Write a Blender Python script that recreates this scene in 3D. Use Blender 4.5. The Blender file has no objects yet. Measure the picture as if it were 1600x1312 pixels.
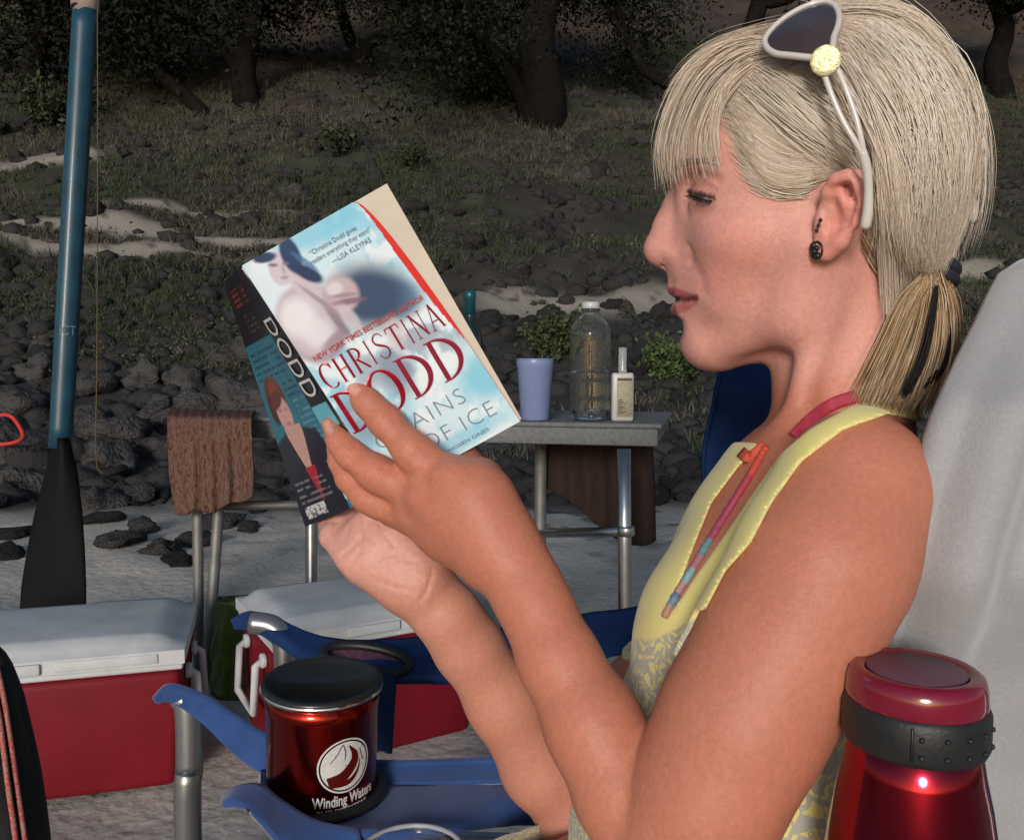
import bpy, bmesh, math, random
import numpy as np
from mathutils import Vector, Matrix
from mathutils.bvhtree import BVHTree

random.seed(7)
rng = np.random.default_rng(7)
SC = bpy.context.scene
COL = SC.collection

# ------------------------------------------------------------------ camera
F_PX, CX, CY = 1340.0, 800.0, 656.0          # focal length and centre, in pixels of the 1600 x 1312 photograph
CAM_H, PITCH = 0.86, math.radians(3.9)
CAM = np.array([0.0, 0.0, CAM_H])
RIGHT = np.array([1.0, 0.0, 0.0])
FWD = np.array([0.0, math.cos(PITCH), -math.sin(PITCH)])
UP = np.array([0.0, math.sin(PITCH), math.cos(PITCH)])
cam_data = bpy.data.cameras.new('camera')
cam_data.sensor_fit = 'HORIZONTAL'
cam_data.sensor_width = 36.0
cam_data.lens = F_PX / 1600.0 * 36.0
cam_data.clip_start, cam_data.clip_end = 0.02, 600.0
cam = bpy.data.objects.new('camera', cam_data)
COL.objects.link(cam)
cam.location = CAM
cam.rotation_euler = (math.pi / 2 - PITCH, 0, 0)
SC.camera = cam

# ------------------------------------------------------------------ light
SUN_EL, SUN_AZ = math.radians(13), math.radians(10)
world = bpy.data.worlds.new('World')
SC.world = world
world.use_nodes = True
wn = world.node_tree
bg = wn.nodes['Background']
sky = wn.nodes.new('ShaderNodeTexSky')
sky.sky_type = 'NISHITA'
sky.sun_disc = False
sky.sun_elevation = SUN_EL
sky.sun_rotation = math.pi + SUN_AZ
wn.links.new(sky.outputs[0], bg.inputs[0])
bg.inputs[1].default_value = 0.105
sun_data = bpy.data.lights.new('sun', 'SUN')
sun_data.energy = 2.3
sun_data.angle = math.radians(13)
sun_data.color = (1.0, 0.97, 0.95)
sun = bpy.data.objects.new('sun', sun_data)
COL.objects.link(sun)
sd = Vector((math.sin(SUN_AZ) * math.cos(SUN_EL), math.cos(SUN_AZ) * math.cos(SUN_EL), -math.sin(SUN_EL)))
sun.rotation_euler = sd.to_track_quat('-Z', 'Y').to_euler()
vs = SC.view_settings
vs.view_transform = 'Standard'
vs.look = 'None'
vs.exposure = 0.0
vs.gamma = 1.0
vs.use_curve_mapping = False
SC.render.engine = 'CYCLES'
SC.cycles.use_denoising = True
SC.cycles.max_bounces = 8
SC.cycles.transparent_max_bounces = 12

# ------------------------------------------------------------------ helpers
def C(px, py, d):
    """pixel of the photograph + depth along the camera axis -> camera coordinates (right, up, forward)"""
    return np.array([(px - CX) / F_PX * d, -(py - CY) / F_PX * d, d])

def c2w(p):
    p = np.asarray(p, float)
    return CAM + p[..., 0:1] * RIGHT + p[..., 1:2] * UP + p[..., 2:3] * FWD

def w2c(p):
    q = np.asarray(p, float) - CAM
    return np.stack([q @ RIGHT, q @ UP, q @ FWD], -1)

def P(px, py, d):
    return c2w(C(px, py, d))

def cpix(p):
    return CX + p[..., 0] / p[..., 2] * F_PX, CY - p[..., 1] / p[..., 2] * F_PX

def ray(px, py):
    v = (px - CX) / F_PX * RIGHT - (py - CY) / F_PX * UP + FWD
    return v / np.linalg.norm(v)

def thing(name, label, cat, loc=(0, 0, 0), group=None):
    o = bpy.data.objects.new(name, None)
    o.empty_display_size = 0.05
    COL.objects.link(o)
    o.location = loc
    tag(o, label, cat, group)
    return o

def tag(o, label=None, cat=None, group=None, kind=None):
    if label: o['label'] = label
    if cat: o['category'] = cat
    if group: o['group'] = group
    if kind: o['kind'] = kind
    return o

def mesh_from(name, verts, faces, smooth=True):
    me = bpy.data.meshes.new(name)
    verts = np.asarray(verts, dtype=np.float32)
    if isinstance(faces, np.ndarray):
        n, k = faces.shape
        me.vertices.add(len(verts)); me.vertices.foreach_set('co', verts.ravel())
        me.loops.add(n * k); me.loops.foreach_set('vertex_index', faces.astype(np.int32).ravel())
        me.polygons.add(n); me.polygons.foreach_set('loop_start', np.arange(0, n * k, k, dtype=np.int32))
        me.update(calc_edges=True)
    else:
        me.from_pydata(verts.tolist(), [], [tuple(int(i) for i in f) for f in faces])
        me.update()
    if smooth:
        me.polygons.foreach_set('use_smooth', np.ones(len(me.polygons), dtype=bool))
    return me

def root_loc(o):
    v = Vector((0, 0, 0))
    while o is not None:
        v = v + o.location
        o = o.parent
    return np.array(v)

def obj(name, verts, faces, mat, parent=None, smooth=True, origin=None):
    """verts in world coordinates; the object's origin is its parent's (or 'origin')"""
    verts = np.asarray(verts, float)
    if parent is not None:
        off = root_loc(parent)
    else:
        off = np.array(origin if origin is not None else [verts[:, 0].mean(), verts[:, 1].mean(), verts[:, 2].min()])
    me = mesh_from(name, verts - off, faces, smooth)
    if mat is not None: me.materials.append(mat)
    o = bpy.data.objects.new(name, me)
    COL.objects.link(o)
    if parent is not None:
        o.parent = parent
    else:
        o.location = off
    return o

def autosmooth(o, deg=35):
    me = o.data
    bm = bmesh.new(); bm.from_mesh(me)
    for f in bm.faces: f.smooth = True
    for e in bm.edges:
        if len(e.link_faces) == 2 and e.calc_face_angle(0) > math.radians(deg): e.smooth = False
    bm.to_mesh(me); bm.free()
    return o

def col_attr(o, cols, name='Col'):
    a = o.data.color_attributes.new(name, 'FLOAT_COLOR', 'POINT')
    c = np.ones((len(o.data.vertices), 4), dtype=np.float32)
    c[:, :3] = cols
    a.data.foreach_set('color', c.ravel())

class MB:
    """collects shapes into one mesh"""
    def __init__(s): s.v = []; s.f = []; s.n = 0
    def add(s, v, f):
        v = np.asarray(v, float)
        s.v.append(v); s.f += [tuple(int(i) + s.n for i in q) for q in f]; s.n += len(v)
        return s
    def build(s, name, mat, parent=None, smooth=True, sharp=None, origin=None):
        o = obj(name, np.concatenate(s.v), s.f, mat, parent, smooth, origin)
        if sharp: autosmooth(o, sharp)
        return o

def resample(pts, n):
    pts = np.asarray(pts, float)
    m = len(pts)
    if m < 3:
        t = np.linspace(0, 1, n)[:, None]
        return pts[0] * (1 - t) + pts[-1] * t
    ext = np.vstack([2 * pts[0] - pts[1], pts, 2 * pts[-1] - pts[-2]])
    u = np.linspace(0, m - 1 - 1e-9, n)
    i = u.astype(int); t = (u - i)[:, None]
    p0, p1, p2, p3 = ext[i], ext[i + 1], ext[i + 2], ext[i + 3]
    return 0.5 * ((2 * p1) + (-p0 + p2) * t + (2 * p0 - 5 * p1 + 4 * p2 - p3) * t ** 2 + (-p0 + 3 * p1 - 3 * p2 + p3) * t ** 3)

def tube(pts, r, seg=12, cap=True, closed=False):
    pts = np.asarray(pts, float); n = len(pts)
    r = np.broadcast_to(np.asarray(r, float), (n,))
    if closed:
        T = np.roll(pts, -1, 0) - np.roll(pts, 1, 0)
    else:
        T = np.gradient(pts, axis=0)
    T /= np.linalg.norm(T, axis=1)[:, None] + 1e-12
    a = np.array([0, 0, 1.0]) if abs(T[0][2]) < 0.9 else np.array([1.0, 0, 0])
    N = np.cross(T[0], a); N /= np.linalg.norm(N)
    V = []
    ang = np.linspace(0, 2 * math.pi, seg, endpoint=False)
    for k in range(n):
        N = N - T[k] * (N @ T[k]); N /= np.linalg.norm(N) + 1e-12
        B = np.cross(T[k], N)
        V.append(pts[k] + r[k] * (np.cos(ang)[:, None] * N + np.sin(ang)[:, None] * B))
    V = np.concatenate(V); Fc = []
    m = n if closed else n - 1
    for k in range(m):
        k2 = (k + 1) % n
        for j in range(seg):
            j2 = (j + 1) % seg
            Fc.append((k * seg + j, k * seg + j2, k2 * seg + j2, k2 * seg + j))
    if cap and not closed:
        Fc.append(tuple(range(seg - 1, -1, -1)))
        Fc.append(tuple(range((n - 1) * seg, n * seg)))
    return V, Fc

def lathe(profile, centre, axis=(0, 0, 1), seg=40, cap=True):
    """profile: list of (radius, height along axis)"""
    ax = Vector(axis).normalized()
    q = np.array(Vector((0, 0, 1)).rotation_difference(ax).to_matrix())
    ang = np.linspace(0, 2 * math.pi, seg, endpoint=False)
    V = []
    for r, h in profile:
        V.append(np.stack([r * np.cos(ang), r * np.sin(ang), np.full(seg, h)], 1))
    V = np.concatenate(V) @ q.T + np.asarray(centre, float)
    Fc = []
    for k in range(len(profile) - 1):
        for j in range(seg):
            j2 = (j + 1) % seg
            Fc.append((k * seg + j, k * seg + j2, (k + 1) * seg + j2, (k + 1) * seg + j))
    if cap:
        Fc.append(tuple(range(seg - 1, -1, -1)))
        Fc.append(tuple(range((len(profile) - 1) * seg, len(profile) * seg)))
    return V, Fc

def bevel_box(lo, hi, bev=0.005, segs=3, M=None, taper=0.0):
    bm = bmesh.new()
    bmesh.ops.create_cube(bm, size=1)
    lo = np.array(lo, float); hi = np.array(hi, float)
    for v in bm.verts:
        c = np.array(v.co)
        p = lo + (c + 0.5) * (hi - lo)
        if taper and c[2] < 0:
            mid = (lo + hi) / 2
            p[:2] = mid[:2] + (p[:2] - mid[:2]) * (1 - taper)
        v.co = p
    if bev > 0:
        bmesh.ops.bevel(bm, geom=list(bm.edges), offset=bev, segments=segs, profile=0.5, affect='EDGES')
    V = np.array([v.co[:] for v in bm.verts]); bm.verts.index_update()
    Fc = [tuple(v.index for v in f.verts) for f in bm.faces]
    bm.free()
    if M is not None:
        V = V @ np.array(M.to_3x3()).T + np.array(M.translation)
    return V, Fc

def sheet(G, thick=0.0):
    """grid of points (m, n, 3) -> verts, faces; thick > 0 gives it a back side and a rim"""
    G = np.asarray(G, float); m, n = G.shape[:2]
    idx = np.arange(m * n).reshape(m, n)
    q = np.stack([idx[:-1, :-1], idx[:-1, 1:], idx[1:, 1:], idx[1:, :-1]], -1).reshape(-1, 4)
    if thick <= 0:
        return G.reshape(-1, 3), [tuple(f) for f in q]
    du = np.gradient(G, axis=0); dv = np.gradient(G, axis=1)
    N = np.cross(du, dv); N /= np.linalg.norm(N, axis=2)[..., None] + 1e-12
    V = np.concatenate([(G + N * thick / 2).reshape(-1, 3), (G - N * thick / 2).reshape(-1, 3)])
    Fc = [tuple(f[::-1]) for f in q] + [tuple(f + m * n) for f in q]
    rim = list(idx[0, :]) + list(idx[1:, -1]) + list(idx[-1, -2::-1]) + list(idx[-2:0:-1, 0])
    for a, b in zip(rim, rim[1:] + rim[:1]):
        Fc.append((a, b, b + m * n, a + m * n))
    return V, Fc

def patch(curves, nu, nv):
    """curves: list of polylines (same meaning across) -> smooth grid nu x nv"""
    A = np.stack([resample(c, nv) for c in curves])
    return np.stack([resample(A[:, j], nu) for j in range(nv)], 1)

# value noise in numpy
_perm = rng.permutation(512)
_val = rng.random(512)
def vnoise(x, y, z=0.0):
    x, y, z = np.broadcast_arrays(np.asarray(x, float), np.asarray(y, float), np.asarray(z, float))
    xi, yi, zi = np.floor(x).astype(int), np.floor(y).astype(int), np.floor(z).astype(int)
    xf, yf, zf = x - xi, y - yi, z - zi
    u, v, w = [t * t * (3 - 2 * t) for t in (xf, yf, zf)]
    def h(i, j, k): return _val[(_perm[(_perm[(i & 511)] + j) & 511] + k) & 511]
    r = 0
    for di in (0, 1):
        for dj in (0, 1):
            for dk in (0, 1):
                r = r + h(xi + di, yi + dj, zi + dk) * (u if di else 1 - u) * (v if dj else 1 - v) * (w if dk else 1 - w)
    return r
def fbm(x, y, z=0.0, oct=4):
    s = 0; a = 0.5; t = 0
    for i in range(oct):
        s = s + a * vnoise(np.asarray(x) * 2 ** i + 17.3 * i, np.asarray(y) * 2 ** i + 9.1 * i, np.asarray(z) * 2 ** i); t += a; a *= 0.5
    return s / t
def sstep(a, b, x):
    t = np.clip((np.asarray(x, float) - a) / (b - a), 0, 1)
    return t * t * (3 - 2 * t)

# ------------------------------------------------------------------ materials
def new_mat(name):
    m = bpy.data.materials.new(name); m.use_nodes = True
    nt = m.node_tree
    return m, nt, nt.nodes['Principled BSDF']

def mat(name, col, rough=0.6, metal=0.0, spec=0.5, noise=0.0, nscale=20.0, bump=0.0, bscale=200.0, col2=None, attr=None,
        trans=0.0, ior=1.45, sss=0.0, coat=0.0, detail=4.0, stretch=None, sheen=0.0, rnoise=0.0):
    m, nt, b = new_mat(name)
    N, L = nt.nodes, nt.links
    b.inputs['Roughness'].default_value = rough
    b.inputs['Metallic'].default_value = metal
    b.inputs['Specular IOR Level'].default_value = spec
    b.inputs['Transmission Weight'].default_value = trans
    b.inputs['IOR'].default_value = ior
    b.inputs['Coat Weight'].default_value = coat
    b.inputs['Coat Roughness'].default_value = 0.08
    b.inputs['Sheen Weight'].default_value = sheen
    if sss:
        b.inputs['Subsurface Weight'].default_value = sss
        b.inputs['Subsurface Radius'].default_value = (1.0, 0.4, 0.25)
        b.inputs['Subsurface Scale'].default_value = 0.006
    c4 = (*col, 1)
    b.inputs['Base Color'].default_value = c4
    tc = N.new('ShaderNodeTexCoord')
    vec = tc.outputs['Object']
    if stretch:
        mp = N.new('ShaderNodeMapping'); mp.inputs['Scale'].default_value = stretch
        L.new(vec, mp.inputs['Vector']); vec = mp.outputs['Vector']
    src = None
    if attr:
        at = N.new('ShaderNodeVertexColor'); at.layer_name = attr
        src = at.outputs['Color']
        L.new(src, b.inputs['Base Color'])
    if noise or col2:
        nz = N.new('ShaderNodeTexNoise'); nz.inputs['Scale'].default_value = nscale; nz.inputs['Detail'].default_value = detail
        L.new(vec, nz.inputs['Vector'])
        if col2:
            rp = N.new('ShaderNodeMapRange'); rp.inputs[1].default_value = 0.35; rp.inputs[2].default_value = 0.65
            L.new(nz.outputs['Fac'], rp.inputs[0])
            mx = N.new('ShaderNodeMix'); mx.data_type = 'RGBA'
            L.new(rp.outputs[0], mx.inputs[0])
            if src is not None: L.new(src, mx.inputs[6])
            else: mx.inputs[6].default_value = c4
            mx.inputs[7].default_value = (*col2, 1)
            src = mx.outputs[2]
            L.new(src, b.inputs['Base Color'])
        if noise:
            mr = N.new('ShaderNodeMapRange'); mr.inputs[1].default_value = 0.25; mr.inputs[2].default_value = 0.75
            mr.inputs[3].default_value = 1 - noise; mr.inputs[4].default_value = 1 + noise
            L.new(nz.outputs['Fac'], mr.inputs[0])
            mu = N.new('ShaderNodeMix'); mu.data_type = 'RGBA'; mu.blend_type = 'MULTIPLY'; mu.inputs[0].default_value = 1.0
            if src is not None: L.new(src, mu.inputs[6])
            else: mu.inputs[6].default_value = c4
            L.new(mr.outputs[0], mu.inputs[7])
            L.new(mu.outputs[2], b.inputs['Base Color'])
    if rnoise:
        n3 = N.new('ShaderNodeTexNoise'); n3.inputs['Scale'].default_value = nscale * 0.7; L.new(vec, n3.inputs['Vector'])
        m3 = N.new('ShaderNodeMapRange'); m3.inputs[3].default_value = max(0.02, rough - rnoise); m3.inputs[4].default_value = min(1, rough + rnoise)
        L.new(n3.outputs['Fac'], m3.inputs[0]); L.new(m3.outputs[0], b.inputs['Roughness'])
    if bump:
        n2 = N.new('ShaderNodeTexNoise'); n2.inputs['Scale'].default_value = bscale; n2.inputs['Detail'].default_value = 3
        L.new(vec, n2.inputs['Vector'])
        bp = N.new('ShaderNodeBump'); bp.inputs['Strength'].default_value = min(1, bump); bp.inputs['Distance'].default_value = 1.0 / bscale * 0.4
        L.new(n2.outputs['Fac'], bp.inputs['Height']); L.new(bp.outputs['Normal'], b.inputs['Normal'])
    return m
# ------------------------------------------------------------------ ground
_ky = np.array([-60, -5, 0, 4.6, 5.6, 6.6, 8, 10, 14, 18, 20, 30, 45, 80, 140, 200.0])
_kz = np.array([0, 0, 0, 0.0, 0.05, 0.18, 0.5, 1.12, 3.1, 5.6, 6.8, 12.5, 22, 45, 84, 122.0])
def hz_base(x, y):
    yy = np.asarray(y, float) - 0.10 * np.asarray(x, float) * sstep(6, 14, y)
    z = 0
    for o, w in ((-1.0, .2), (-.5, .2), (0, .2), (.5, .2), (1.0, .2)):
        z = z + w * np.interp(yy + o * np.clip(0.12 * yy, 0.1, 2.5), _ky, _kz)
    return z
def hz(x, y):
    x = np.asarray(x, float); y = np.asarray(y, float)
    far = sstep(5.5, 12, y)
    z = hz_base(x, y)
    z = z + far * ((fbm(x * .35, y * .35, 0, 4) - .5) * 0.9 + (fbm(x * 2, y * 2, 3, 3) - .5) * .22)
    z = z + (1 - far) * ((fbm(x * 1.6, y * 1.6, 5, 3) - .5) * 0.06 + (fbm(x * 7, y * 7, 5, 2) - .5) * 0.018) * sstep(-1, 1.2, y)
    return z
_T = 0.6 * (1.012 ** np.arange(440))
def hit(px, py):
    """where the view ray through a pixel of the photograph meets the ground"""
    d = ray(px, py)
    p = CAM + d * _T[:, None]
    below = p[:, 2] < hz(p[:, 0], p[:, 1])
    if not below.any(): return CAM + d * _T[-1]
    k = max(1, int(np.argmax(below)))
    t = np.linspace(_T[k - 1], _T[k], 40)
    p = CAM + d * t[:, None]
    below = p[:, 2] < hz(p[:, 0], p[:, 1]); below[-1] = True
    return p[int(np.argmax(below))]

ys = np.concatenate([np.linspace(-40, -1, 14), np.linspace(-.8, 3.95, 60), 4 + (np.linspace(0, 1, 330) ** 2.0) * 46, np.linspace(53, 190, 26)])
s = np.linspace(-1, 1, 381); s = np.sign(s) * np.abs(s) ** 1.35
XX = s[None, :] * (5 + 1.35 * np.abs(ys[:, None]))
YY = np.repeat(ys[:, None], len(s), 1)
ZZ = hz(XX, YY)
def blob(x, y, cx, cy, rx, ry, amp=.55):
    return 1 - np.sqrt(((x - cx) / rx) ** 2 + ((y - cy) / ry) ** 2) + (fbm(x * .9, y * .9, 2, 4) - .5) * amp * 2
def sandmask(x, y):
    m = sstep(5.6, 4.7, y + (fbm(x * .8, y * .8, 8, 3) - .5) * 2.0 - .18 * x)
    for (px, py, rx, ry) in ((300, 338, 2.2, .22), (90, 348, 2.0, .34), (60, 384, 3.2, .22), (330, 376, 1.5, .16), (30, 255, 2.0, .4),
                             (920, 478, 1.75, .62), (1050, 470, 1.2, .4), (830, 490, .8, .3), (1500, 430, 1.2, .3)):
        c = hit(px, py)
        m = np.maximum(m, sstep(-.12, .5, blob(x, y, c[0], c[1], rx, ry)))
    return m
SM = sandmask(XX, YY)
n1 = fbm(XX * .5, YY * .5, 1, 4); n2 = fbm(XX * 3, YY * 3, 4, 3); n4 = fbm(XX * .16, YY * .16, 11, 3)
soil = np.array([.040, .036, .034]); grassc = np.array([.038, .042, .028]); dry = np.array([.062, .044, .034]); sandc = np.array([.48, .435, .38])
k = sstep(.42, .6, n1)[..., None]
gc = soil * (1 - k) + grassc * k
band = sstep(10.5, 8.0, YY + (n1 - .5) * 5)[..., None]
gc = gc * (1 - band) + np.array([.036, .034, .034]) * band
up = (sstep(15, 21, YY) * sstep(.36, .58, n4 + .12 * sstep(20, 26, YY)))[..., None]
gc = gc * (1 - up) + dry * up
gc = gc * (.55 + .9 * n2[..., None])
sc_ = sandc * (.80 + .36 * n2[..., None]) * (1 - .48 * sstep(7, 9.5, YY))[..., None]  # hill sand darker: dirtier mix, with its part shade put into the colour
pebble = (sstep(.66, .74, fbm(XX * 5, YY * 5, 21, 3)) * sstep(2.5, 5, YY))[..., None]
sc_ = sc_ * (1 - pebble * .7)
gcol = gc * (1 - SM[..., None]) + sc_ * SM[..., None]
m_ground = mat('ground', (.3, .3, .3), rough=.95, spec=.15, attr='Col', noise=.22, nscale=55, bump=.45, bscale=30, detail=6)
gv, gf = sheet(np.stack([XX, YY, ZZ], -1))
ground = obj('ground', gv, np.array(gf)[:, ::-1].copy(), m_ground, origin=(0, 0, 0))
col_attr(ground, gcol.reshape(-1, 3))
tag(ground, kind='structure')

# ------------------------------------------------------------------ rocks
m_rock = mat('lava_rock', (.042, .039, .039), rough=.9, spec=.2, noise=.6, nscale=4, bump=1.0, bscale=10, col2=(.020, .020, .022), detail=8)
m_rock2 = mat('weathered_rock', (.105, .099, .100), rough=.92, spec=.2, noise=.6, nscale=2.5, bump=1.0, bscale=9, col2=(.022, .021, .022), detail=8)
def rock_mesh(i, sub=3, m=None, name='rock'):
    bm = bmesh.new()
    bmesh.ops.create_icosphere(bm, subdivisions=sub, radius=1)
    r = np.random.default_rng(100 + i)
    off = r.random(3) * 50
    planes = [(v / np.linalg.norm(v), .50 + .3 * r.random()) for v in r.normal(size=(11, 3))]
    p = np.array([v.co[:] for v in bm.verts])
    for nn, dd in planes:
        e = np.maximum(p @ nn - dd, 0)
        p = p - nn * (e * .95)[:, None]
    nrm = p / np.linalg.norm(p, axis=1)[:, None]
    q = p * 1.3 + off; q2 = p * 4 + off
    p = p + nrm * ((fbm(q[:, 0], q[:, 1], q[:, 2], 3) - .5) * .85 + (fbm(q2[:, 0], q2[:, 1], q2[:, 2], 3) - .5) * .55)[:, None]
    p[:, 2] *= .85
    for v, c in zip(bm.verts, p): v.co = c
    for f in bm.faces: f.smooth = True
    for e in bm.edges:
        if len(e.link_faces) == 2 and e.calc_face_angle(0) > .38: e.smooth = False
    me = bpy.data.meshes.new(name); bm.to_mesh(me); bm.free()
    me.materials.append(m)
    return me
RD = [rock_mesh(i, 3, m_rock) for i in range(7)]
RL = [rock_mesh(i + 20, 3, m_rock2) for i in range(5)]
def put_rock(px, py, wpx, label, group, light=False, flat=1.0):
    c = hit(px, py)
    d = w2c(c)[2]
    r = wpx * .5 * d / F_PX
    o = bpy.data.objects.new('rock', random.choice(RL if light else RD))
    COL.objects.link(o)
    o.location = (c[0], c[1], c[2] + r * .18)
    o.scale = (r, r * random.uniform(.75, 1.1), r * random.uniform(.75, 1.15) * flat)
    o.rotation_euler = (random.uniform(-.35, .35), random.uniform(-.35, .35), random.uniform(0, 6.28))
    tag(o, label, 'rock', group)
    return o
L1 = 'weathered grey boulder in the rock pile between the blue paddle and the table'
G1 = 'grey boulders between paddle and table'
for (x, y, w) in ((190, 690, 110), (120, 668, 80), (235, 655, 70), (300, 648, 90), (30, 640, 110), (60, 712, 100), (180, 735, 120), (390, 560, 80),
                  (375, 640, 110), (250, 710, 70), (210, 780, 60), (160, 790, 80), (30, 770, 100), (60, 590, 90), (150, 610, 80), (225, 600, 80), (290, 600, 70)):
    put_rock(x, y, w * 1.05, L1, G1, light=True, flat=.9)
L2 = 'dark lava rock in the rubble band at the foot of the hillside'
G2 = 'dark lava rocks at the foot of the slope'
for i in range(105):
    x = random.uniform(-20, 450) if i % 3 else random.uniform(720, 1140)
    y = random.uniform(540, 800) if x < 500 else random.uniform(640, 790)
    put_rock(x, y, random.choice((20, 26, 32, 40, 50, 64)), L2, G2, light=random.random() < .3, flat=.75)
L3 = 'dark rock half buried in the pale sand beside the paddle blade'
for (x, y, w) in ((190, 850, 70), (250, 865, 80), (300, 850, 60), (160, 815, 55), (350, 820, 70), (390, 828, 40), (20, 840, 60), (15, 870, 50), (225, 830, 60), (280, 880, 46), (405, 800, 30)):
    put_rock(x, y, w * 1.15, L3, 'dark rocks in the sand', light=random.random() < .5, flat=.55)
L4 = 'black lava rock strewn along the pale sand ledge behind the water bottle'
for i in range(34):
    x = random.uniform(745, 1110); y = random.uniform(495, 640)
    put_rock(x, y, random.choice((14, 20, 26, 34, 44)), L4, 'lava rocks by the sand ledge')
for (x, y, w) in ((1030, 497, 52), (1005, 500, 34), (1052, 492, 40), (770, 505, 30), (800, 500, 26), (860, 505, 60), (830, 505, 34)):
    put_rock(x, y, w, L4, 'lava rocks by the sand ledge')
L5 = 'dark boulder lying in the scrub on the hillside'
for i in range(125):
    x = random.uniform(-20, 1600); y = random.uniform(190, 540)
    put_rock(x, y, random.choice((16, 20, 24, 30, 38, 50)), L5, 'dark boulders on the hillside', light=random.random() < .12)
# small rubble nobody could count
mb_v, mb_f, nn = [], [], 0
ico = bmesh.new(); bmesh.ops.create_icosphere(ico, subdivisions=1, radius=1)
iv = np.array([v.co[:] for v in ico.verts]); ifc = np.array([[v.index for v in f.verts] for f in ico.faces]); ico.free()
N_R = 9500
ry = 5 + 19 * rng.random(N_R) ** 1.2; rx = (rng.random(N_R) * 2 - 1) * (2 + .75 * ry)
keep = (sandmask(rx, ry) < .5) | (rng.random(N_R) < .10)
rx, ry = rx[keep], ry[keep]
rzz = hz(rx, ry)
rs = (.025 + .15 * rng.random(len(rx)) ** 2.4)
rv = iv[None] * (1 + .5 * (rng.random((len(rx), len(iv), 1)) - .5)) * rs[:, None, None] * np.array([1, 1, .7])
rv += np.stack([rx, ry, rzz], 1)[:, None]
rf = (ifc[None] + (np.arange(len(rx)) * len(iv))[:, None, None]).reshape(-1, 3)
rub = obj('lava_rubble', rv.reshape(-1, 3), rf, m_rock, smooth=False, origin=(0, 0, 0))
tag(rub, 'small dark lava rubble strewn over the hillside', 'rubble', kind='stuff')

# ------------------------------------------------------------------ grass and low scrub
def blades(cx, cy, cz, n_per, hgt, spread, width, colf):
    n = len(cx)
    k = n_per
    a = rng.random((n, k)) * 6.283
    rr = np.sqrt(rng.random((n, k))) * spread[:, None]
    bx = cx[:, None] + np.cos(a) * rr; by = cy[:, None] + np.sin(a) * rr
    lean = rng.normal(size=(n, k, 2)) * .38 + np.stack([np.cos(a), np.sin(a)], -1) * .35
    h = hgt[:, None] * (.5 + .8 * rng.random((n, k)))
    wa = rng.random((n, k)) * 6.283
    wx, wy = np.cos(wa) * width, np.sin(wa) * width
    bz = np.repeat(cz[:, None], k, 1) - .02
    p0 = np.stack([bx - wx, by - wy, bz], -1); p1 = np.stack([bx + wx, by + wy, bz], -1)
    m0 = np.stack([bx - wx * .8 + lean[..., 0] * h * .4, by - wy * .8 + lean[..., 1] * h * .4, bz + h * .6], -1)
    m1 = np.stack([bx + wx * .8 + lean[..., 0] * h * .4, by + wy * .8 + lean[..., 1] * h * .4, bz + h * .6], -1)
    t = np.stack([bx + lean[..., 0] * h, by + lean[..., 1] * h, bz + h], -1)
    V = np.stack([p0, p1, m1, m0, t], 2).reshape(-1, 3)
    base = np.arange(n * k)[:, None] * 5
    Q = np.concatenate([base + np.array([[0, 1, 2]]), base + np.array([[0, 2, 3]]), base + np.array([[3, 2, 4]])])
    c = np.repeat(colf[:, None, :], k, 1) * (.6 + .8 * rng.random((n, k, 1)))
    return V, Q, np.repeat(c.reshape(-1, 3), 5, 0)
m_grass = mat('grass', (.05, .06, .03), rough=.8, spec=.2, attr='Col')
N_G = 22000
gy = 6.2 + 21 * rng.random(N_G) ** 1.1; gx = (rng.random(N_G) * 2 - 1) * (1.5 + .72 * gy)
dens = fbm(gx * .55, gy * .55, 1, 3)
keep = (sandmask(gx, gy) < .35) & (dens > .50 - .13 * rng.random(N_G)) & (rng.random(N_G) < .4 + sstep(8.0, 10.5, gy)) & ((gx > -.3) | (gy > 8.4))
gx, gy = gx[keep], gy[keep]
tone = fbm(gx * .4, gy * .4, 33, 2)[:, None]
green, dryg = np.array([.046, .058, .034]), np.array([.088, .082, .064])
kk = sstep(.42, .62, tone)
cg = green * (1 - kk) + dryg * kk
V, Q, cc = blades(gx, gy, hz(gx, gy), 20, (.05 + .13 * rng.random(len(gx))) * (.7 + .3 * sstep(9, 14, gy)), .07 + .12 * rng.random(len(gx)), .006, cg)
g = obj('grass', V, Q, m_grass, smooth=False, origin=(0, 0, 0))
col_attr(g, cc)
tag(g, 'short dark scrub grass covering the hillside', 'grass', kind='stuff')

# low leafy scrub between the tufts
N_S = 3400
sy = 8.0 + 17 * rng.random(N_S) ** 1.1; sx = (rng.random(N_S) * 2 - 1) * (1.5 + .72 * sy)
keep = (sandmask(sx, sy) < .4) & ((sx > -.3) | (sy > 8.4)) & (fbm(sx * .55, sy * .55, 1, 3) > .42)
sx, sy = sx[keep], sy[keep]; sz_ = hz(sx, sy)
kq_ = 34; sr = .08 + .17 * rng.random(len(sx)) ** 1.5
cen_ = np.stack([sx, sy, sz_], 1)[:, None] + rng.normal(size=(len(sx), kq_, 3)) * (sr[:, None, None] * np.array([.55, .55, .30])) + np.array([0, 0, .04])
tone2 = fbm(sx * .7, sy * .7, 41, 2)
cs_ = np.where((tone2 > .52)[:, None], np.array([.070, .064, .050]), np.array([.038, .050, .026])) * (.6 + .9 * rng.random((len(sx), 1)))
cen_ = cen_.reshape(-1, 3); nl_ = len(cen_)
a_ = rng.normal(size=(nl_, 3)); a_ /= np.linalg.norm(a_, axis=1)[:, None]
b_ = np.cross(a_, rng.normal(size=(nl_, 3))); b_ /= np.linalg.norm(b_, axis=1)[:, None]
s_ = .020 * (.5 + rng.random((nl_, 1)))
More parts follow.
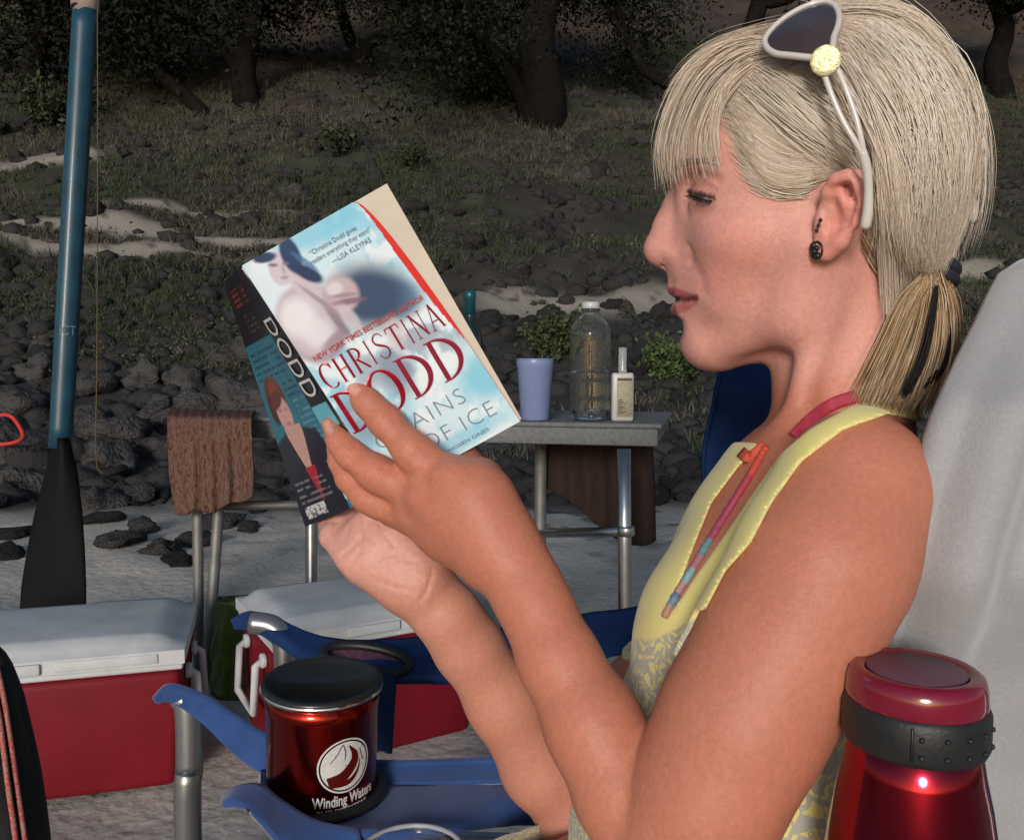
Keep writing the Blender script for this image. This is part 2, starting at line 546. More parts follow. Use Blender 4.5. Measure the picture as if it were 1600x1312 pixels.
Vs = np.stack([cen_ - a_ * s_, cen_ + b_ * s_ * .5, cen_ + a_ * s_, cen_ - b_ * s_ * .5], 1).reshape(-1, 3)
scrub = obj('scrub', Vs, np.arange(nl_)[:, None] * 4 + np.array([[0, 1, 2, 3]]), m_grass, smooth=False, origin=(0, 0, 0))
col_attr(scrub, np.repeat(np.repeat(cs_, kq_, 0) * (.7 + .6 * rng.random((nl_, 1))), 4, 0))
tag(scrub, 'low leafy grey green scrub covering the hillside', 'scrub', kind='stuff')

# ------------------------------------------------------------------ shrubs
m_leaf = mat('shrub_leaf', (.05, .065, .025), rough=.7, spec=.3, attr='Col')
m_bark = mat('bark', (.009, .0075, .007), rough=.95, spec=.1, noise=.4, nscale=9, bump=1.0, bscale=16)
def leaf_quads(centres, size, col, jit=.45):
    n = len(centres)
    a = rng.normal(size=(n, 3)); a /= np.linalg.norm(a, axis=1)[:, None]
    b = np.cross(a, rng.normal(size=(n, 3))); b /= np.linalg.norm(b, axis=1)[:, None]
    s_ = size * (.6 + .8 * rng.random((n, 1)))
    V = np.stack([centres - a * s_, centres + b * s_ * .5, centres + a * s_, centres - b * s_ * .5], 1).reshape(-1, 3)
    Q = (np.arange(n)[:, None] * 4 + np.array([[0, 1, 2, 3]]))
    c = np.asarray(col)[None] * (1 - jit + 2 * jit * rng.random((n, 1)))
    return V, Q, np.repeat(c, 4, 0)
def shrub(px, py, wpx, label, col, nleaf=1500):
    c = hit(px, py); d = w2c(c)[2]; r = wpx * .5 * d / F_PX
    root = thing('shrub', label, 'shrub', c)
    mb = MB()
    tips = []
    for i in range(16):
        a = random.uniform(0, 6.28); o = random.uniform(.2, 1.0)
        tip = c + np.array([math.cos(a) * r * o, math.sin(a) * r * o, r * random.uniform(.6, 1.15)])
        mb.add(*tube(resample([c, (c + tip) / 2 + np.array([0, 0, r * .2]), tip], 5), np.linspace(.012, .004, 5) * r * 2.5, 5))
        tips.append(tip)
    mb.build('stem', m_bark, root)
    tips = np.array(tips)
    k = rng.integers(0, len(tips), nleaf)
    t = rng.random((nleaf, 1)) ** .6
    pts = c * (1 - t) + tips[k] * t + rng.normal(size=(nleaf, 3)) * r * .17
    pts[:, 2] = np.maximum(pts[:, 2], c[2] + .01)
    V, Q, cc = leaf_quads(pts, r * .075, col)
    o = obj('foliage', V, Q, m_leaf, root, smooth=False)
    col_attr(o, cc)
shrub(1045, 600, 120, 'bright green low shrub on the slope below the chin', (.065, .095, .03))
shrub(80, 205, 130, 'dark green bush behind the top of the blue paddle', (.03, .045, .018))
shrub(640, 265, 70, 'rounded dark green bush below the trees above the book', (.028, .042, .018), 900)
shrub(530, 245, 90, 'low olive bush on the slope left of the middle tree', (.04, .05, .022), 900)
shrub(860, 560, 120, 'green scrub tuft just behind the clear water bottle', (.05, .066, .026))
shrub(1575, 520, 110, 'dim scrub bush beside the top of the grey towel', (.04, .048, .026), 900)

# ------------------------------------------------------------------ trees
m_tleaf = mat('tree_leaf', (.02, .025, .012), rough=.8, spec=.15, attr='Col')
def limb(p0, direc, length, r0, depth, segs, out, tips, droop=0.0):
    n = 7
    pts = [np.array(p0, float)]
    d = np.array(direc, float); d /= np.linalg.norm(d)
    for i in range(n):
        d = d + rng.normal(size=3) * .22 + np.array([0, 0, .06 - droop])
        d /= np.linalg.norm(d)
        pts.append(pts[-1] + d * length / n)
    pts = np.array(pts)
    rad = np.linspace(r0, r0 * .5, len(pts))
    out.add(*tube(pts, rad, 7 if depth > 1 else 5))
    for q in pts[2:]: tips.append((q, depth))
    if depth > 0:
        for j in range(random.choice((3, 4))):
            k = random.randint(2, n)
            nd = d + rng.normal(size=3) * .75; nd[2] = nd[2] * .6 + .1
            limb(pts[k], nd, length * random.uniform(.55, .8), rad[k] * .7, depth - 1, segs, out, tips, droop + .05)
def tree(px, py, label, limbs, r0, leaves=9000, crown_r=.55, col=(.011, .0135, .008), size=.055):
    c = hit(px, py)
    d = w2c(c)[2]
    root = thing('tree', label, 'tree', c, 'trees on the hillside')
    out = MB(); tips = []
    for pts, rr in limbs:                      # main stems, drawn through pixels at the tree's own depth (+ offset)
        w = [P(x, y, d + o) for (x, y, o) in pts]
        w = resample(w, 10)
        w[0][2] = min(w[0][2], c[2])- .3
        rad = np.linspace(rr, rr * .6, 10) * d / F_PX
        out.add(*tube(w, rad, 10))
        dirn = w[-1] - w[-3]
        for j in range(4):
            nd = dirn / np.linalg.norm(dirn) + rng.normal(size=3) * .6
            limb(w[-1 - (j % 3)], nd, random.uniform(1.3, 2.4), rad[-1] * .8, 2, 6, out, tips)
    out.build('trunk', m_bark, root)
    T = np.array([t for t, dp in tips if dp <= 1])
    leaves = int(leaves * 1.7)
    k = rng.integers(0, len(T), leaves)
    pts = T[k] + rng.normal(size=(leaves, 3)) * crown_r * np.array([1, 1, .75])
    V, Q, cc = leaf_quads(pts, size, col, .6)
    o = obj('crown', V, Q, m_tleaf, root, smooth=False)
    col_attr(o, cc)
tree(845, 188, 'thick dark tree trunk forking in the middle of the hillside', [([(845, 200, 0), (850, 150, 0), (838, 90, 0), (842, 30, 0), (870, -60, .4)], 40), ([(826, 170, 0), (800, 125, -.2), (770, 80, -.3), (730, 30, -.8)], 14)], .4, 15000)
tree(385, 160, 'gnarled dark tree standing behind the top left of the book', [([(388, 170, 0), (380, 110, 0), (392, 50, .1), (400, -30, .2)], 22), ([(380, 125, 0), (350, 80, -.2), (320, 60, -.4), (290, 10, -.4)], 9)], .3, 13000)
tree(322, 180, 'dark trunk leaning steeply to the left near the paddle', [([(325, 184, 0), (290, 150, 0), (245, 110, .1), (190, 40, .3)], 13)], .2, 9000)
tree(585, 130, 'slim dark tree with low arching limb above the book', [([(590, 140, .5), (560, 90, .5), (540, 40, .6), (520, -30, .6)], 13), ([(560, 85, .5), (600, 55, .2), (640, 72, 0), (690, 60, -.3)], 10)], .25, 11000)
tree(1130, 165, 'dark tree with bare bent bough beside the blond fringe', [([(1125, 175, 0), (1040, 130, -.3), (1003, 108, -.3), (985, 70, -.2), (950, 20, 0)], 9), ([(1130, 170, 0), (1150, 100, 0), (1180, 30, 0), (1200, -60, 0)], 20)], .25, 11000)
tree(60, 150, 'shadowy tree behind the tan grip of the paddle', [([(60, 160, 0), (50, 100, 0), (70, 30, 0), (60, -50, 0)], 20)], .3, 13000)
tree(1560, 150, 'shadowy tree right of the blond head', [([(1570, 160, 0), (1555, 100, 0), (1570, 40, 0), (1540, -40, 0)], 20)], .3, 12000)
tree(690, 120, 'distant thin tree between the two thick trunks', [([(700, 130, 2), (690, 80, 2), (700, 20, 2), (690, -40, 2)], 10)], .2, 9000)
# ------------------------------------------------------------------ common materials
m_alu = mat('brushed_aluminium', (.42, .42, .43), rough=.32, metal=1.0, noise=.08, nscale=40, rnoise=.1)
m_alu_dull = mat('dull_aluminium', (.20, .195, .185), rough=.6, metal=.6, noise=.15, nscale=30)
m_table = mat('grey_table_slats', (.125, .128, .13), rough=.7, noise=.25, nscale=120, bump=.6, bscale=500)
m_black = mat('black_plastic', (.012, .012, .013), rough=.45, noise=.2, nscale=60)
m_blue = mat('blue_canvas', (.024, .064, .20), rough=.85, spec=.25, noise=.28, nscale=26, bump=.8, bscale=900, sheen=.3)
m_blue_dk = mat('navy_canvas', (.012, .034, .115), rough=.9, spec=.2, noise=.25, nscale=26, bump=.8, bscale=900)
m_white_pl = mat('white_plastic', (.50, .51, .52), rough=.6, noise=.16, nscale=14, bump=.25, bscale=300, rnoise=.1)
m_red_pl = mat('red_plastic', (.165, .005, .013), rough=.6, spec=.25, noise=.14, nscale=12, bump=.25, bscale=300)
m_tubegrey = mat('grey_painted_tube', (.30, .305, .31), rough=.3, metal=.75, noise=.05)

# ------------------------------------------------------------------ camp table
zt = P(640, 661, 2.12)[2]
root = thing('camp_table', 'long grey folding camp table with tubular metal legs standing in the sand', 'table', (-.3, 2.3, 0))
FL = P(246, 0, 2.32); FR = P(1042, 0, 2.02)
FL[2] = FR[2] = zt
e = (FR - FL) / np.linalg.norm(FR - FL); nb = np.array([-e[1], e[0], 0])
TL_ = np.linalg.norm(FR - FL); TD = .52
ns = 13
for i in range(ns):                       # slats run along the table
    a0, a1 = TD * i / ns + .003, TD * (i + 1) / ns - .003
    M = Matrix(((e[0], nb[0], 0, FL[0]), (e[1], nb[1], 0, FL[1]), (0, 0, 1, zt), (0, 0, 0, 1)))
    V, Fc = bevel_box((0, a0, -.012), (TL_, a1, 0), .003, 2, M)
    obj('slat', V, Fc, m_table, root)
for (a0, a1) in ((0.004, .03), (TD - .03, TD - .004)):
    V, Fc = bevel_box((.01, a0, -.056), (TL_ - .01, a1, -.0125), .004, 2, M)
    obj('rail', V, Fc, m_table, root)
for (b0, b1) in ((0.012, .035), (TL_ - .035, TL_ - .012)):
    V, Fc = bevel_box((b0, .031, -.054), (b1, TD - .031, -.0125), .004, 2, M)
    obj('end_rail', V, Fc, m_table, root)
def leg(px0, px1, d0, d1=None, r=.0145, ybot=None, m=m_alu):
    d1 = d1 or d0
    a = P(px0, 700, d0); a[2] = zt - .056
    b = P(px1, 1100, d1)
    if ybot is None: b[2] = 0.0 + float(hz(b[0], b[1])) - .02
    else: b = P(px1, ybot, d1)
    V, Fc = tube(resample([a, b], 4), r, 16)
    return obj('leg', V, Fc, m, root)
leg(308, 312, 2.35, r=.014, m=m_alu_dull)
leg(350, 322, 2.42, 2.30, r=.015, m=m_alu_dull)
leg(487, 487, 2.42, r=.0165)
leg(975, 978, 2.04, r=.0165)
leg(845, 842, 2.46, r=.0175, m=m_alu_dull)
for (x0, y0, d0, x1, y1, d1, r) in ((842, 833, 2.46, 978, 830, 2.04, .0125), (352, 790, 2.40, 487, 788, 2.43, .013)):
    V, Fc = tube(resample([P(x0, y0, d0), P(x1, y1, d1)], 4), r, 14)
    obj('crossbar', V, Fc, m_alu if x0 > 800 else m_alu_dull, root)
V, Fc = lathe([(.0185, -.012), (.021, -.008), (.021, .008), (.0185, .012)], P(978, 829, 2.04), seg=18)
obj('joint', V, Fc, m_alu, root)

# woven rag cloths hanging from the table
def rag_material(name, cols, scale):
    m, nt, b = new_mat(name)
    N, L = nt.nodes, nt.links
    tc = N.new('ShaderNodeTexCoord')
    mp = N.new('ShaderNodeMapping'); mp.inputs['Scale'].default_value = scale
    L.new(tc.outputs['Object'], mp.inputs['Vector'])
    nz = N.new('ShaderNodeTexNoise'); nz.inputs['Scale'].default_value = 1.0; nz.inputs['Detail'].default_value = 3; nz.inputs['Roughness'].default_value = .65
    L.new(mp.outputs[0], nz.inputs['Vector'])
    rp = N.new('ShaderNodeValToRGB')
    el = rp.color_ramp.elements
    el[0].position = .30; el[0].color = (*cols[0], 1); el[1].position = .72; el[1].color = (*cols[-1], 1)
    for i, c in enumerate(cols[1:-1]):
        q = el.new(.30 + .42 * (i + 1) / (len(cols) - 1)); q.color = (*c, 1)
    L.new(nz.outputs['Fac'], rp.inputs[0]); L.new(rp.outputs[0], b.inputs['Base Color'])
    bp = N.new('ShaderNodeBump'); bp.inputs['Strength'].default_value = 1.0; bp.inputs['Distance'].default_value = .004
    L.new(nz.outputs['Fac'], bp.inputs['Height']); L.new(bp.outputs[0], b.inputs['Normal'])
    b.inputs['Roughness'].default_value = .95; b.inputs['Specular IOR Level'].default_value = .1
    return m
m_rag = rag_material('rag_weave', [(.02, .018, .02), (.15, .035, .03), (.045, .045, .035), (.19, .085, .065), (.06, .07, .05), (.17, .04, .035), (.27, .20, .16)], (150, 150, 42))
m_rag2 = rag_material('dark_weave', [(.020, .014, .012), (.045, .026, .022), (.030, .024, .020), (.058, .034, .028)], (150, 150, 80))
# near cloth: over the top at the left end, down the front
u_top = [(262, 650, 2.55), (262, 654, 2.40), (261, 660, 2.31), (264, 700, 2.295), (268, 750, 2.29), (278, 803, 2.29)]
cur = []
for k in range(13):
    s_ = k / 12
    wv = .0035 * math.sin(k * 2.1) + .003 * math.sin(k * 3.7)
    bot = 803 - 10 * s_ - 18 * max(0, s_ - .55) / .45 + 3 * math.sin(k * 1.3)
    x = 262 + 132 * s_
    dd = -.075 * s_
    cur.append([P(x + 6, 648, 2.62 + dd), P(x + 1, 651, 2.46 + dd), P(x, 657, 2.325 + dd), P(x - .5, 664, 2.298 + dd), P(x + 1, 700, 2.29 + dd + wv), P(x + 3, 745, 2.288 + dd + wv * 1.5), P(x + (12 if k < 3 else 5) - 4 * s_, bot, 2.285 + dd + wv * 1.8)])
    for q in cur[-1][:4]: q[2] = max(q[2], zt + .004) if q is not cur[-1][3] else q[2]
G = patch(cur, 120, 60)
G = G + ((fbm(G[..., 0] * 60, G[..., 2] * 60, G[..., 1] * 60, 3) - .5) * .007 + np.sin(np.linspace(0, 1, 120)[:, None] * 62 + 4 * fbm(G[..., 2] * 9, G[..., 0] * 5, 2, 2)) * .0028)[..., None] * np.array([0, -1.0, .3])
V, Fc = sheet(G, .007)
o = obj('rag_rug', V, Fc, m_rag)
tag(o, 'rust and grey woven rag rug hanging over the left end of the table', 'rug')
cur = []
for k in range(15):
    s_ = k / 14
    x = 838 + 182 * s_
    wv = .020 * math.sin(k * 1.9) + .010 * math.sin(k * 4.3)
    bot = 760 + 92 * sstep(.0, .85, s_) - (0 if s_ < .95 else 8)
    dd = -.10 * s_
    cur.append([P(x, 690, 2.50 + dd), P(x, 720, 2.50 + dd + wv), P(x + 2, 760 if bot > 770 else 735, 2.495 + dd + wv), P(x + 4 * s_, bot, 2.49 + dd + wv)])
G = patch(cur, 50, 40)
V, Fc = sheet(G, .006)
o = obj('dark_cloth', V, Fc, m_rag2)
tag(o, 'dark brown woven cloth hanging from the back edge of the table', 'cloth')

# ------------------------------------------------------------------ things on the table
def table_pt(px, back):
    """a point on the table top under pixel column px, 'back' metres behind the front edge"""
    f = FL + e * 0 + nb * back
    r_ = (px - CX) / F_PX
    # solve (f + e t) . x / depth = r_
    a = w2c(f); b = w2c(f + e) - a
    t = (r_ * a[2] - a[0]) / (b[0] - r_ * b[2])
    p = f + e * t; p[2] = zt
    return p
def hgt(px, ytop, base):
    d = w2c(base)[2]; top = P(px, ytop, d)
    return top[2] - base[2]
b = table_pt(836, .06); h = hgt(836, 560, b); d = w2c(b)[2]; r1 = 29 * d / F_PX; r0 = 22 * d / F_PX
root = thing('tumbler', 'translucent pale blue plastic tumbler beside the water bottle', 'cup', b)
m_tumbler = mat('blue_tumbler', (.24, .30, .52), rough=.35, trans=.25, noise=.05)
V, Fc = lathe([(r0 * .94, .001), (r0, .004), (r0 + (r1 - r0) * .85, h * .86), (r1 * .985, h * .87), (r1, h - .002), (r1 - .001, h), (r1 - .003, h - .001), (r0 - .002, .008), (.001, .007)], b, seg=48)
obj('body', V, Fc, m_tumbler, root)
V, Fc = tube(np.array([b + np.array([r1 * math.cos(t), r1 * math.sin(t), h - .002]) for t in np.linspace(0, 6.283, 48, endpoint=False)]), .0018, 8, closed=True)
obj('rim', V, Fc, m_tumbler, root)

b = table_pt(922, .10); h = hgt(922, 473, b); d = w2c(b)[2]; rb = 32.5 * d / F_PX
root = thing('water_bottle', 'half full clear plastic water bottle standing on the camp table', 'bottle', b)
m_clear = mat('clear_plastic', (.95, .97, .97), rough=.03, trans=.99, ior=1.2, spec=.7)
m_water = mat('water', (.92, .95, .96), rough=.0, trans=1.0, ior=1.33)
prof = [(.002, .012), (rb * .55, .010), (rb * .80, .0), (rb * .96, .006), (rb, .02), (rb * .985, .05), (rb, .075)]
for t in np.linspace(.1, h * .72, 8): prof.append((rb * (1 + .006 * math.sin(t * 160)), t))
prof += [(rb * .98, h * .755), (rb * .88, h * .81), (rb * .68, h * .865), (rb * .47, h * .90), (rb * .38, h * .915), (rb * .37, h * .955)]
inner = [(max(.0015, r - .0016), z + (.0012 if k < 4 else 0)) for k, (r, z) in enumerate(prof)][::-1]
V, Fc = lathe(prof + inner, b, seg=56)
obj('shell', V, Fc, m_clear, root)
wl = hgt(922, 577, b)
pw = [(r - .0022, max(z, .0) + .0022) for r, z in prof if z < wl - .01]
V, Fc = lathe(pw + [(pw[-1][0], wl)], b, seg=56)
obj('water', V, Fc, m_water, root)
m_cap = mat('clear_cap', (.62, .64, .65), rough=.3, trans=.3)
V, Fc = lathe([(rb * .40, h * .945), (rb * .42, h * .95), (rb * .42, h * .995), (rb * .39, h), (.001, h)], b, seg=36)
obj('cap', V, Fc, m_cap, root)
V, Fc = lathe([(rb * .44, h * .925), (rb * .46, h * .928), (rb * .46, h * .938), (rb * .44, h * .941)], b, seg=36)
obj('neck_ring', V, Fc, m_clear, root)
m_glint = mat('white_ribbed_foot', (.85, .86, .87), rough=.25)
for k in range(5):                           # petaloid feet catch the light
    a = -math.pi / 2 + (k - 2) * 1.256
    c0 = b + np.array([math.cos(a) * rb * .72, math.sin(a) * rb * .72, .012])
    V, Fc = lathe([(.001, -.006), (.008, -.004), (.011, .004), (.008, .012), (.001, .017)], c0, axis=(math.cos(a) * .5, math.sin(a) * .5, 1), seg=14)
    obj('foot', V, Fc, m_clear, root)

b = table_pt(972, .08); d = w2c(b)[2]; h1 = hgt(972, 582, b); h2 = hgt(972, 543, b); w_ = 17 * d / F_PX
root = thing('lotion_bottle', 'small flat lotion bottle with tan label and clear cap on the table', 'bottle', b)
m_lotion = mat('lotion_bottle', (.50, .49, .45), rough=.35, trans=.15)
V, Fc = bevel_box((b[0] - w_, b[1] - .013, zt), (b[0] + w_, b[1] + .013, zt + h1), .007, 4)
obj('body', V, Fc, m_lotion, root)
m_tan = mat('tan_label', (.30, .26, .17), rough=.6, noise=.2, nscale=90)
V, Fc = bevel_box((b[0] - w_ * .55, b[1] - .0150, zt + .012), (b[0] + w_ * .86, b[1] - .0135, zt + h1 * .90), .0006, 1)
lab = obj('paper_label', V, Fc, m_tan, root)
m_ink = mat('dark_ink', (.03, .03, .03), rough=.6)
for k in range(9):
    z0 = zt + .02 + k * .0042
    V, Fc = bevel_box((b[0] - w_ * .4, b[1] - .0156, z0), (b[0] - w_ * .4 + w_ * (.5 + .25 * math.sin(k * 2.3)), b[1] - .0151, z0 + .002), 0)
    obj('print_line', V, Fc, m_ink, lab, smooth=False)
V, Fc = bevel_box((b[0] - w_ * .5, b[1] - .0156, zt + h1 * .84), (b[0] + w_ * .8, b[1] - .0151, zt + h1 * .88), 0)
obj('print_line', V, Fc, m_ink, lab, smooth=False)
V, Fc = lathe([(.008, 0), (.011, .002), (.011, .006), (.0105, .008), (.0105, h2 - h1 - .002), (.0095, h2 - h1), (.001, h2 - h1)], b + np.array([0, 0, h1]), seg=24)
obj('cap', V, Fc, mat('clear_lotion_cap', (.75, .78, .76), rough=.12, trans=.75), root)

b = table_pt(735, .34); d = w2c(b)[2]; h = hgt(735, 455, b); k = d / F_PX
root = thing('wine_bottle', 'dark green bottle with teal capsule mostly hidden behind the book', 'bottle', b)
V, Fc = lathe([(.034, 0), (.037, .004), (.037, h * .58), (.034, h * .66), (.02, h * .74), (.0150, h * .8), (.0145, h * .845)], b, seg=36)
obj('glass', V, Fc, mat('dark_green_glass', (.006, .016, .012), rough=.08, coat=.5), root)
V, Fc = lathe([(.0155, h * .80), (.0158, h * .93), (.0175, h * .935), (.0175, h * .975), (.0165, h * .98), (.0165, h), (.001, h)], b, seg=30)
obj('capsule', V, Fc, mat('teal_foil', (.012, .085, .105), rough=.35, metal=.3), root)

# ------------------------------------------------------------------ paddle, cord, loop
root = thing('paddle', 'tall paddle with blue shaft and black blade standing upright behind the cooler', 'paddle', P(80, 1060, 2.34))
m_shaft = mat('blue_shaft', (.008, .046, .076), rough=.42, noise=.3, nscale=14, coat=.1)
m_blade = mat('black_blade', (.003, .003, .0035), rough=.7, spec=.2, noise=.2, nscale=20)
m_tan_grip = mat('tan_grip', (.26, .20, .16), rough=.8, noise=.2, nscale=40, bump=.4, bscale=300)
ax = resample([P(133, 16, 2.34), P(115, 330, 2.34), P(94, 700, 2.34)], 24)
V, Fc = tube(ax, np.linspace(18.0, 17.0, 24) * 2.34 / F_PX, 24)
sh = obj('shaft', V, Fc, m_shaft, root)
V, Fc = tube(resample([P(137, -260, 2.34), P(134, -60, 2.34), P(133, 8, 2.34), P(132.6, 15, 2.34)], 14), np.array([20.5] * 11 + [20, 19.5, 19]) * 2.34 / F_PX, 24)
obj('grip', V, Fc, m_tan_grip, root)
rows = []
for t in np.linspace(0, 1, 30):
    y = 684 + t * 380
    xl = np.interp(y, [684, 700, 740, 800, 860, 915, 1000, 1064], [83, 80, 70, 54, 42, 33, 28, 34]); xr = np.interp(y, [684, 700, 740, 800, 860, 915, 1000, 1064], [109, 113, 122, 129, 133, 135, 135, 128])
    th = .036 * (1 - t) ** 1.6 + .006
    row = []
    for a in np.linspace(0, 2 * math.pi, 24, endpoint=False):
        cx_ = (xl + xr) / 2 + (xr - xl) / 2 * math.cos(a)
        row.append(P(cx_, y, 2.34 + th * math.sin(a) * (1.0 - .35 * abs(math.cos(a)))))
    rows.append(row)
rows = np.array(rows); V = rows.reshape(-1, 3); Fc = []
for i in range(29):
    for j in range(24):
        Fc.append((i * 24 + j, i * 24 + (j + 1) % 24, (i + 1) * 24 + (j + 1) % 24, (i + 1) * 24 + j))
Fc += [tuple(range(24)), tuple(range(29 * 24, 30 * 24))[::-1]]
obj('blade', V, Fc, m_blade, root)

def text_mesh(txt, size, extrude=0.0003, xscale=1.0, bold=0.0, spacing=1.0, res=3):
    cu = bpy.data.curves.new('writing', 'FONT'); cu.body = txt; cu.size = size; cu.extrude = extrude; cu.offset = bold
    cu.align_x = 'CENTER'; cu.align_y = 'CENTER'; cu.resolution_u = res; cu.space_character = spacing
    o = bpy.data.objects.new('writing', cu); COL.objects.link(o)
    dg = bpy.context.evaluated_depsgraph_get()
    me = bpy.data.meshes.new_from_object(o.evaluated_get(dg))
    V = np.array([v.co[:] for v in me.vertices]); V[:, 0] *= xscale
    Fc = [tuple(p.vertices) for p in me.polygons]
    bpy.data.objects.remove(o); bpy.data.curves.remove(cu); bpy.data.meshes.remove(me)
    return V, Fc
def place(V, o, x, y, z):
    return np.asarray(o) + V[:, 0:1] * np.asarray(x) + V[:, 1:2] * np.asarray(y) + V[:, 2:3] * np.asarray(z)
m_shafttext = mat('pale_print', (.26, .36, .42), rough=.6)
V, Fc = text_mesh('SCT', .036, .0004, .8); V[:, 0] *= -1
dn = P(107, 560, 2.34) - P(111, 460, 2.34); dn /= np.linalg.norm(dn)
side = np.cross(dn, -FWD); side /= np.linalg.norm(side)
cc = P(107, 518, 2.34)
V = place(V, [0, 0, 0], side, -dn, [0, 0, 0])     # wraps on the shaft
q = V @ side - .010; R_ = 17.4 * 2.34 / F_PX + .0006
V = cc + (V @ dn)[:, None] * dn + (np.sin(q / R_ * .95) * R_)[:, None] * side - (np.cos(q / R_ * .95) * R_)[:, None] * np.cross(side, dn) * np.sign(np.dot(np.cross(side, dn), FWD))
obj('lettering', V, Fc, m_shafttext, sh, smooth=False)
m_cord_y = mat('yellow_cord', (.10, .072, .03), rough=.8, noise=.4, nscale=300)
V, Fc = tube(resample([P(152, -80, 2.33), P(152.5, 200, 2.33), P(152, 400, 2.33), P(151.5, 560, 2.33), P(150, 712, 2.32), P(160, 740, 2.30)], 50), .0014, 7)
o = obj('hanging_cord', V, Fc, m_cord_y)
tag(o, 'thin yellow cord hanging straight down beside the blue paddle shaft', 'cord')
lp = hit(2, 712); rk = put_rock(2, 712, 150, L1, G1, light=True, flat=1.0); dl = w2c(lp)[2] - 75 * w2c(lp)[2] / F_PX * 1.02
m_cord_r = mat('red_cord', (.50, .035, .03), rough=.7, noise=.35, nscale=120)
pts = [P(4 + 31 * math.cos(t) + 3 * math.sin(3 * t), 673 + 23 * math.sin(t) + 2 * math.cos(2 * t), dl + .03 - .09 * math.sin(t)) for t in np.linspace(0, 6.283, 40, endpoint=False)]
V, Fc = tube(np.array(pts), 3.2 * dl / F_PX, 8, closed=True)
o = obj('red_rope_loop', V, Fc, m_cord_r)
tag(o, 'red rope loop lying against the rocks at the left edge', 'rope')

# ------------------------------------------------------------------ coolers
def cooler(o0, yaw, W, D, Hb, Hl, label, handle_left, nm='cooler'):
    root = thing(nm, label, 'cooler', o0, 'picnic coolers')
    M = Matrix.Translation(Vector(o0)) @ Matrix.Rotation(yaw, 4, 'Z')      # origin: front left bottom corner
    V, Fc = bevel_box((0, 0, 0), (W, D, Hb), .018, 4, M, taper=.05)
    body = obj('body', V, Fc, m_red_pl, root)
    V, Fc = bevel_box((-.004, -.004, Hb + .001), (W + .004, D + .004, Hb + .014), .005, 3, M)
    obj('rim', V, Fc, m_white_pl, root)
    # domed lid with bevelled ends
    n_, m_ = 26, 20
    rows = []
    for i in range(n_ + 1):
        row = []
        for j in range(m_ + 1):
            u, v = i / n_, j / m_
            x = -.008 + (W + .016) * u; y = -.008 + (D + .016) * v
            ed = min(sstep(0, .10, u), sstep(0, .10, 1 - u)) * min(sstep(0, .11, v), sstep(0, .11, 1 - v))
            z = Hb + .016 + Hl * (.52 + .48 * ed) + .006 * math.sin(math.pi * v) * math.sin(math.pi * u)
            if .33 < u < .62 and v > .86: z -= .004
            row.append((x, y, z))
        rows.append(row)
    Gt = np.array(rows)
    V, Fc = sheet(Gt)
    k = len(V); idx = np.arange(k).reshape(n_ + 1, m_ + 1)
    rim = list(idx[0, :]) + list(idx[1:, -1]) + list(idx[-1, -2::-1]) + list(idx[-2:0:-1, 0])
    low = V[rim].copy(); low[:, 2] = Hb + .015
    V = np.concatenate([V, low])
    for a in range(len(rim)):
        b2 = (a + 1) % len(rim)
        Fc.append((rim[a], rim[b2], k + b2, k + a))
    V = V @ np.array(M.to_3x3()).T + np.array(M.translation)
    lid = obj('lid', V, Fc, m_white_pl, root); autosmooth(lid, 40)
    V, Fc = bevel_box((W * .32, -.016, Hb + .018), (W * .58, -.0085, Hb + .018 + Hl * .42), .003, 2, M)
    obj('lid_grip', V, Fc, m_white_pl, lid)
    V, Fc = bevel_box((W * .62, -.012, Hb + .020), (W * .93, -.0085, Hb + .016 + Hl * .45), .002, 2, M)
    obj('lid_panel', V, Fc, m_white_pl, lid)
    s_ = -1 if handle_left else 1
    x0 = 0 if handle_left else W
    hw = .075; hh = .125
    pts = [(x0 + s_ * .006, D * .5 - hw, Hb - .035), (x0 + s_ * .022, D * .5 - hw, Hb - .045), (x0 + s_ * .028, D * .5 - hw, Hb - hh - .02), (x0 + s_ * .028, D * .5 + hw, Hb - hh - .02), (x0 + s_ * .022, D * .5 + hw, Hb - .045), (x0 + s_ * .006, D * .5 + hw, Hb - .035)]
    pts = np.array(pts) @ np.array(M.to_3x3()).T + np.array(M.translation)
    V, Fc = tube(resample(pts, 6), .0085, 10)
    hd = obj('handle', V, Fc, m_white_pl, root)
    for q in (pts[0], pts[-1]):
        V, Fc = lathe([(.014, -.006), (.016, -.003), (.016, .003), (.014, .006)], q, axis=np.array(M.to_3x3()) @ np.array([1, 0, 0]), seg=18)
        obj('pivot', V, Fc, m_white_pl, hd)
    return root
fr = hit(288, 1238); yaw = math.radians(16)
W = .60
o0 = np.array([fr[0] - W * math.cos(yaw), fr[1] - W * math.sin(yaw), -.004])
cooler(o0, yaw, W, .34, .245, .052, 'large red cooler with white lid at the left edge behind the black bag', False)
fl = hit(436, 1225); yaw = math.radians(30)
cooler(np.array([fl[0], fl[1], -.004]), yaw, .46, .33, .262, .05, 'smaller red cooler with white lid and side handle beneath the book', True)

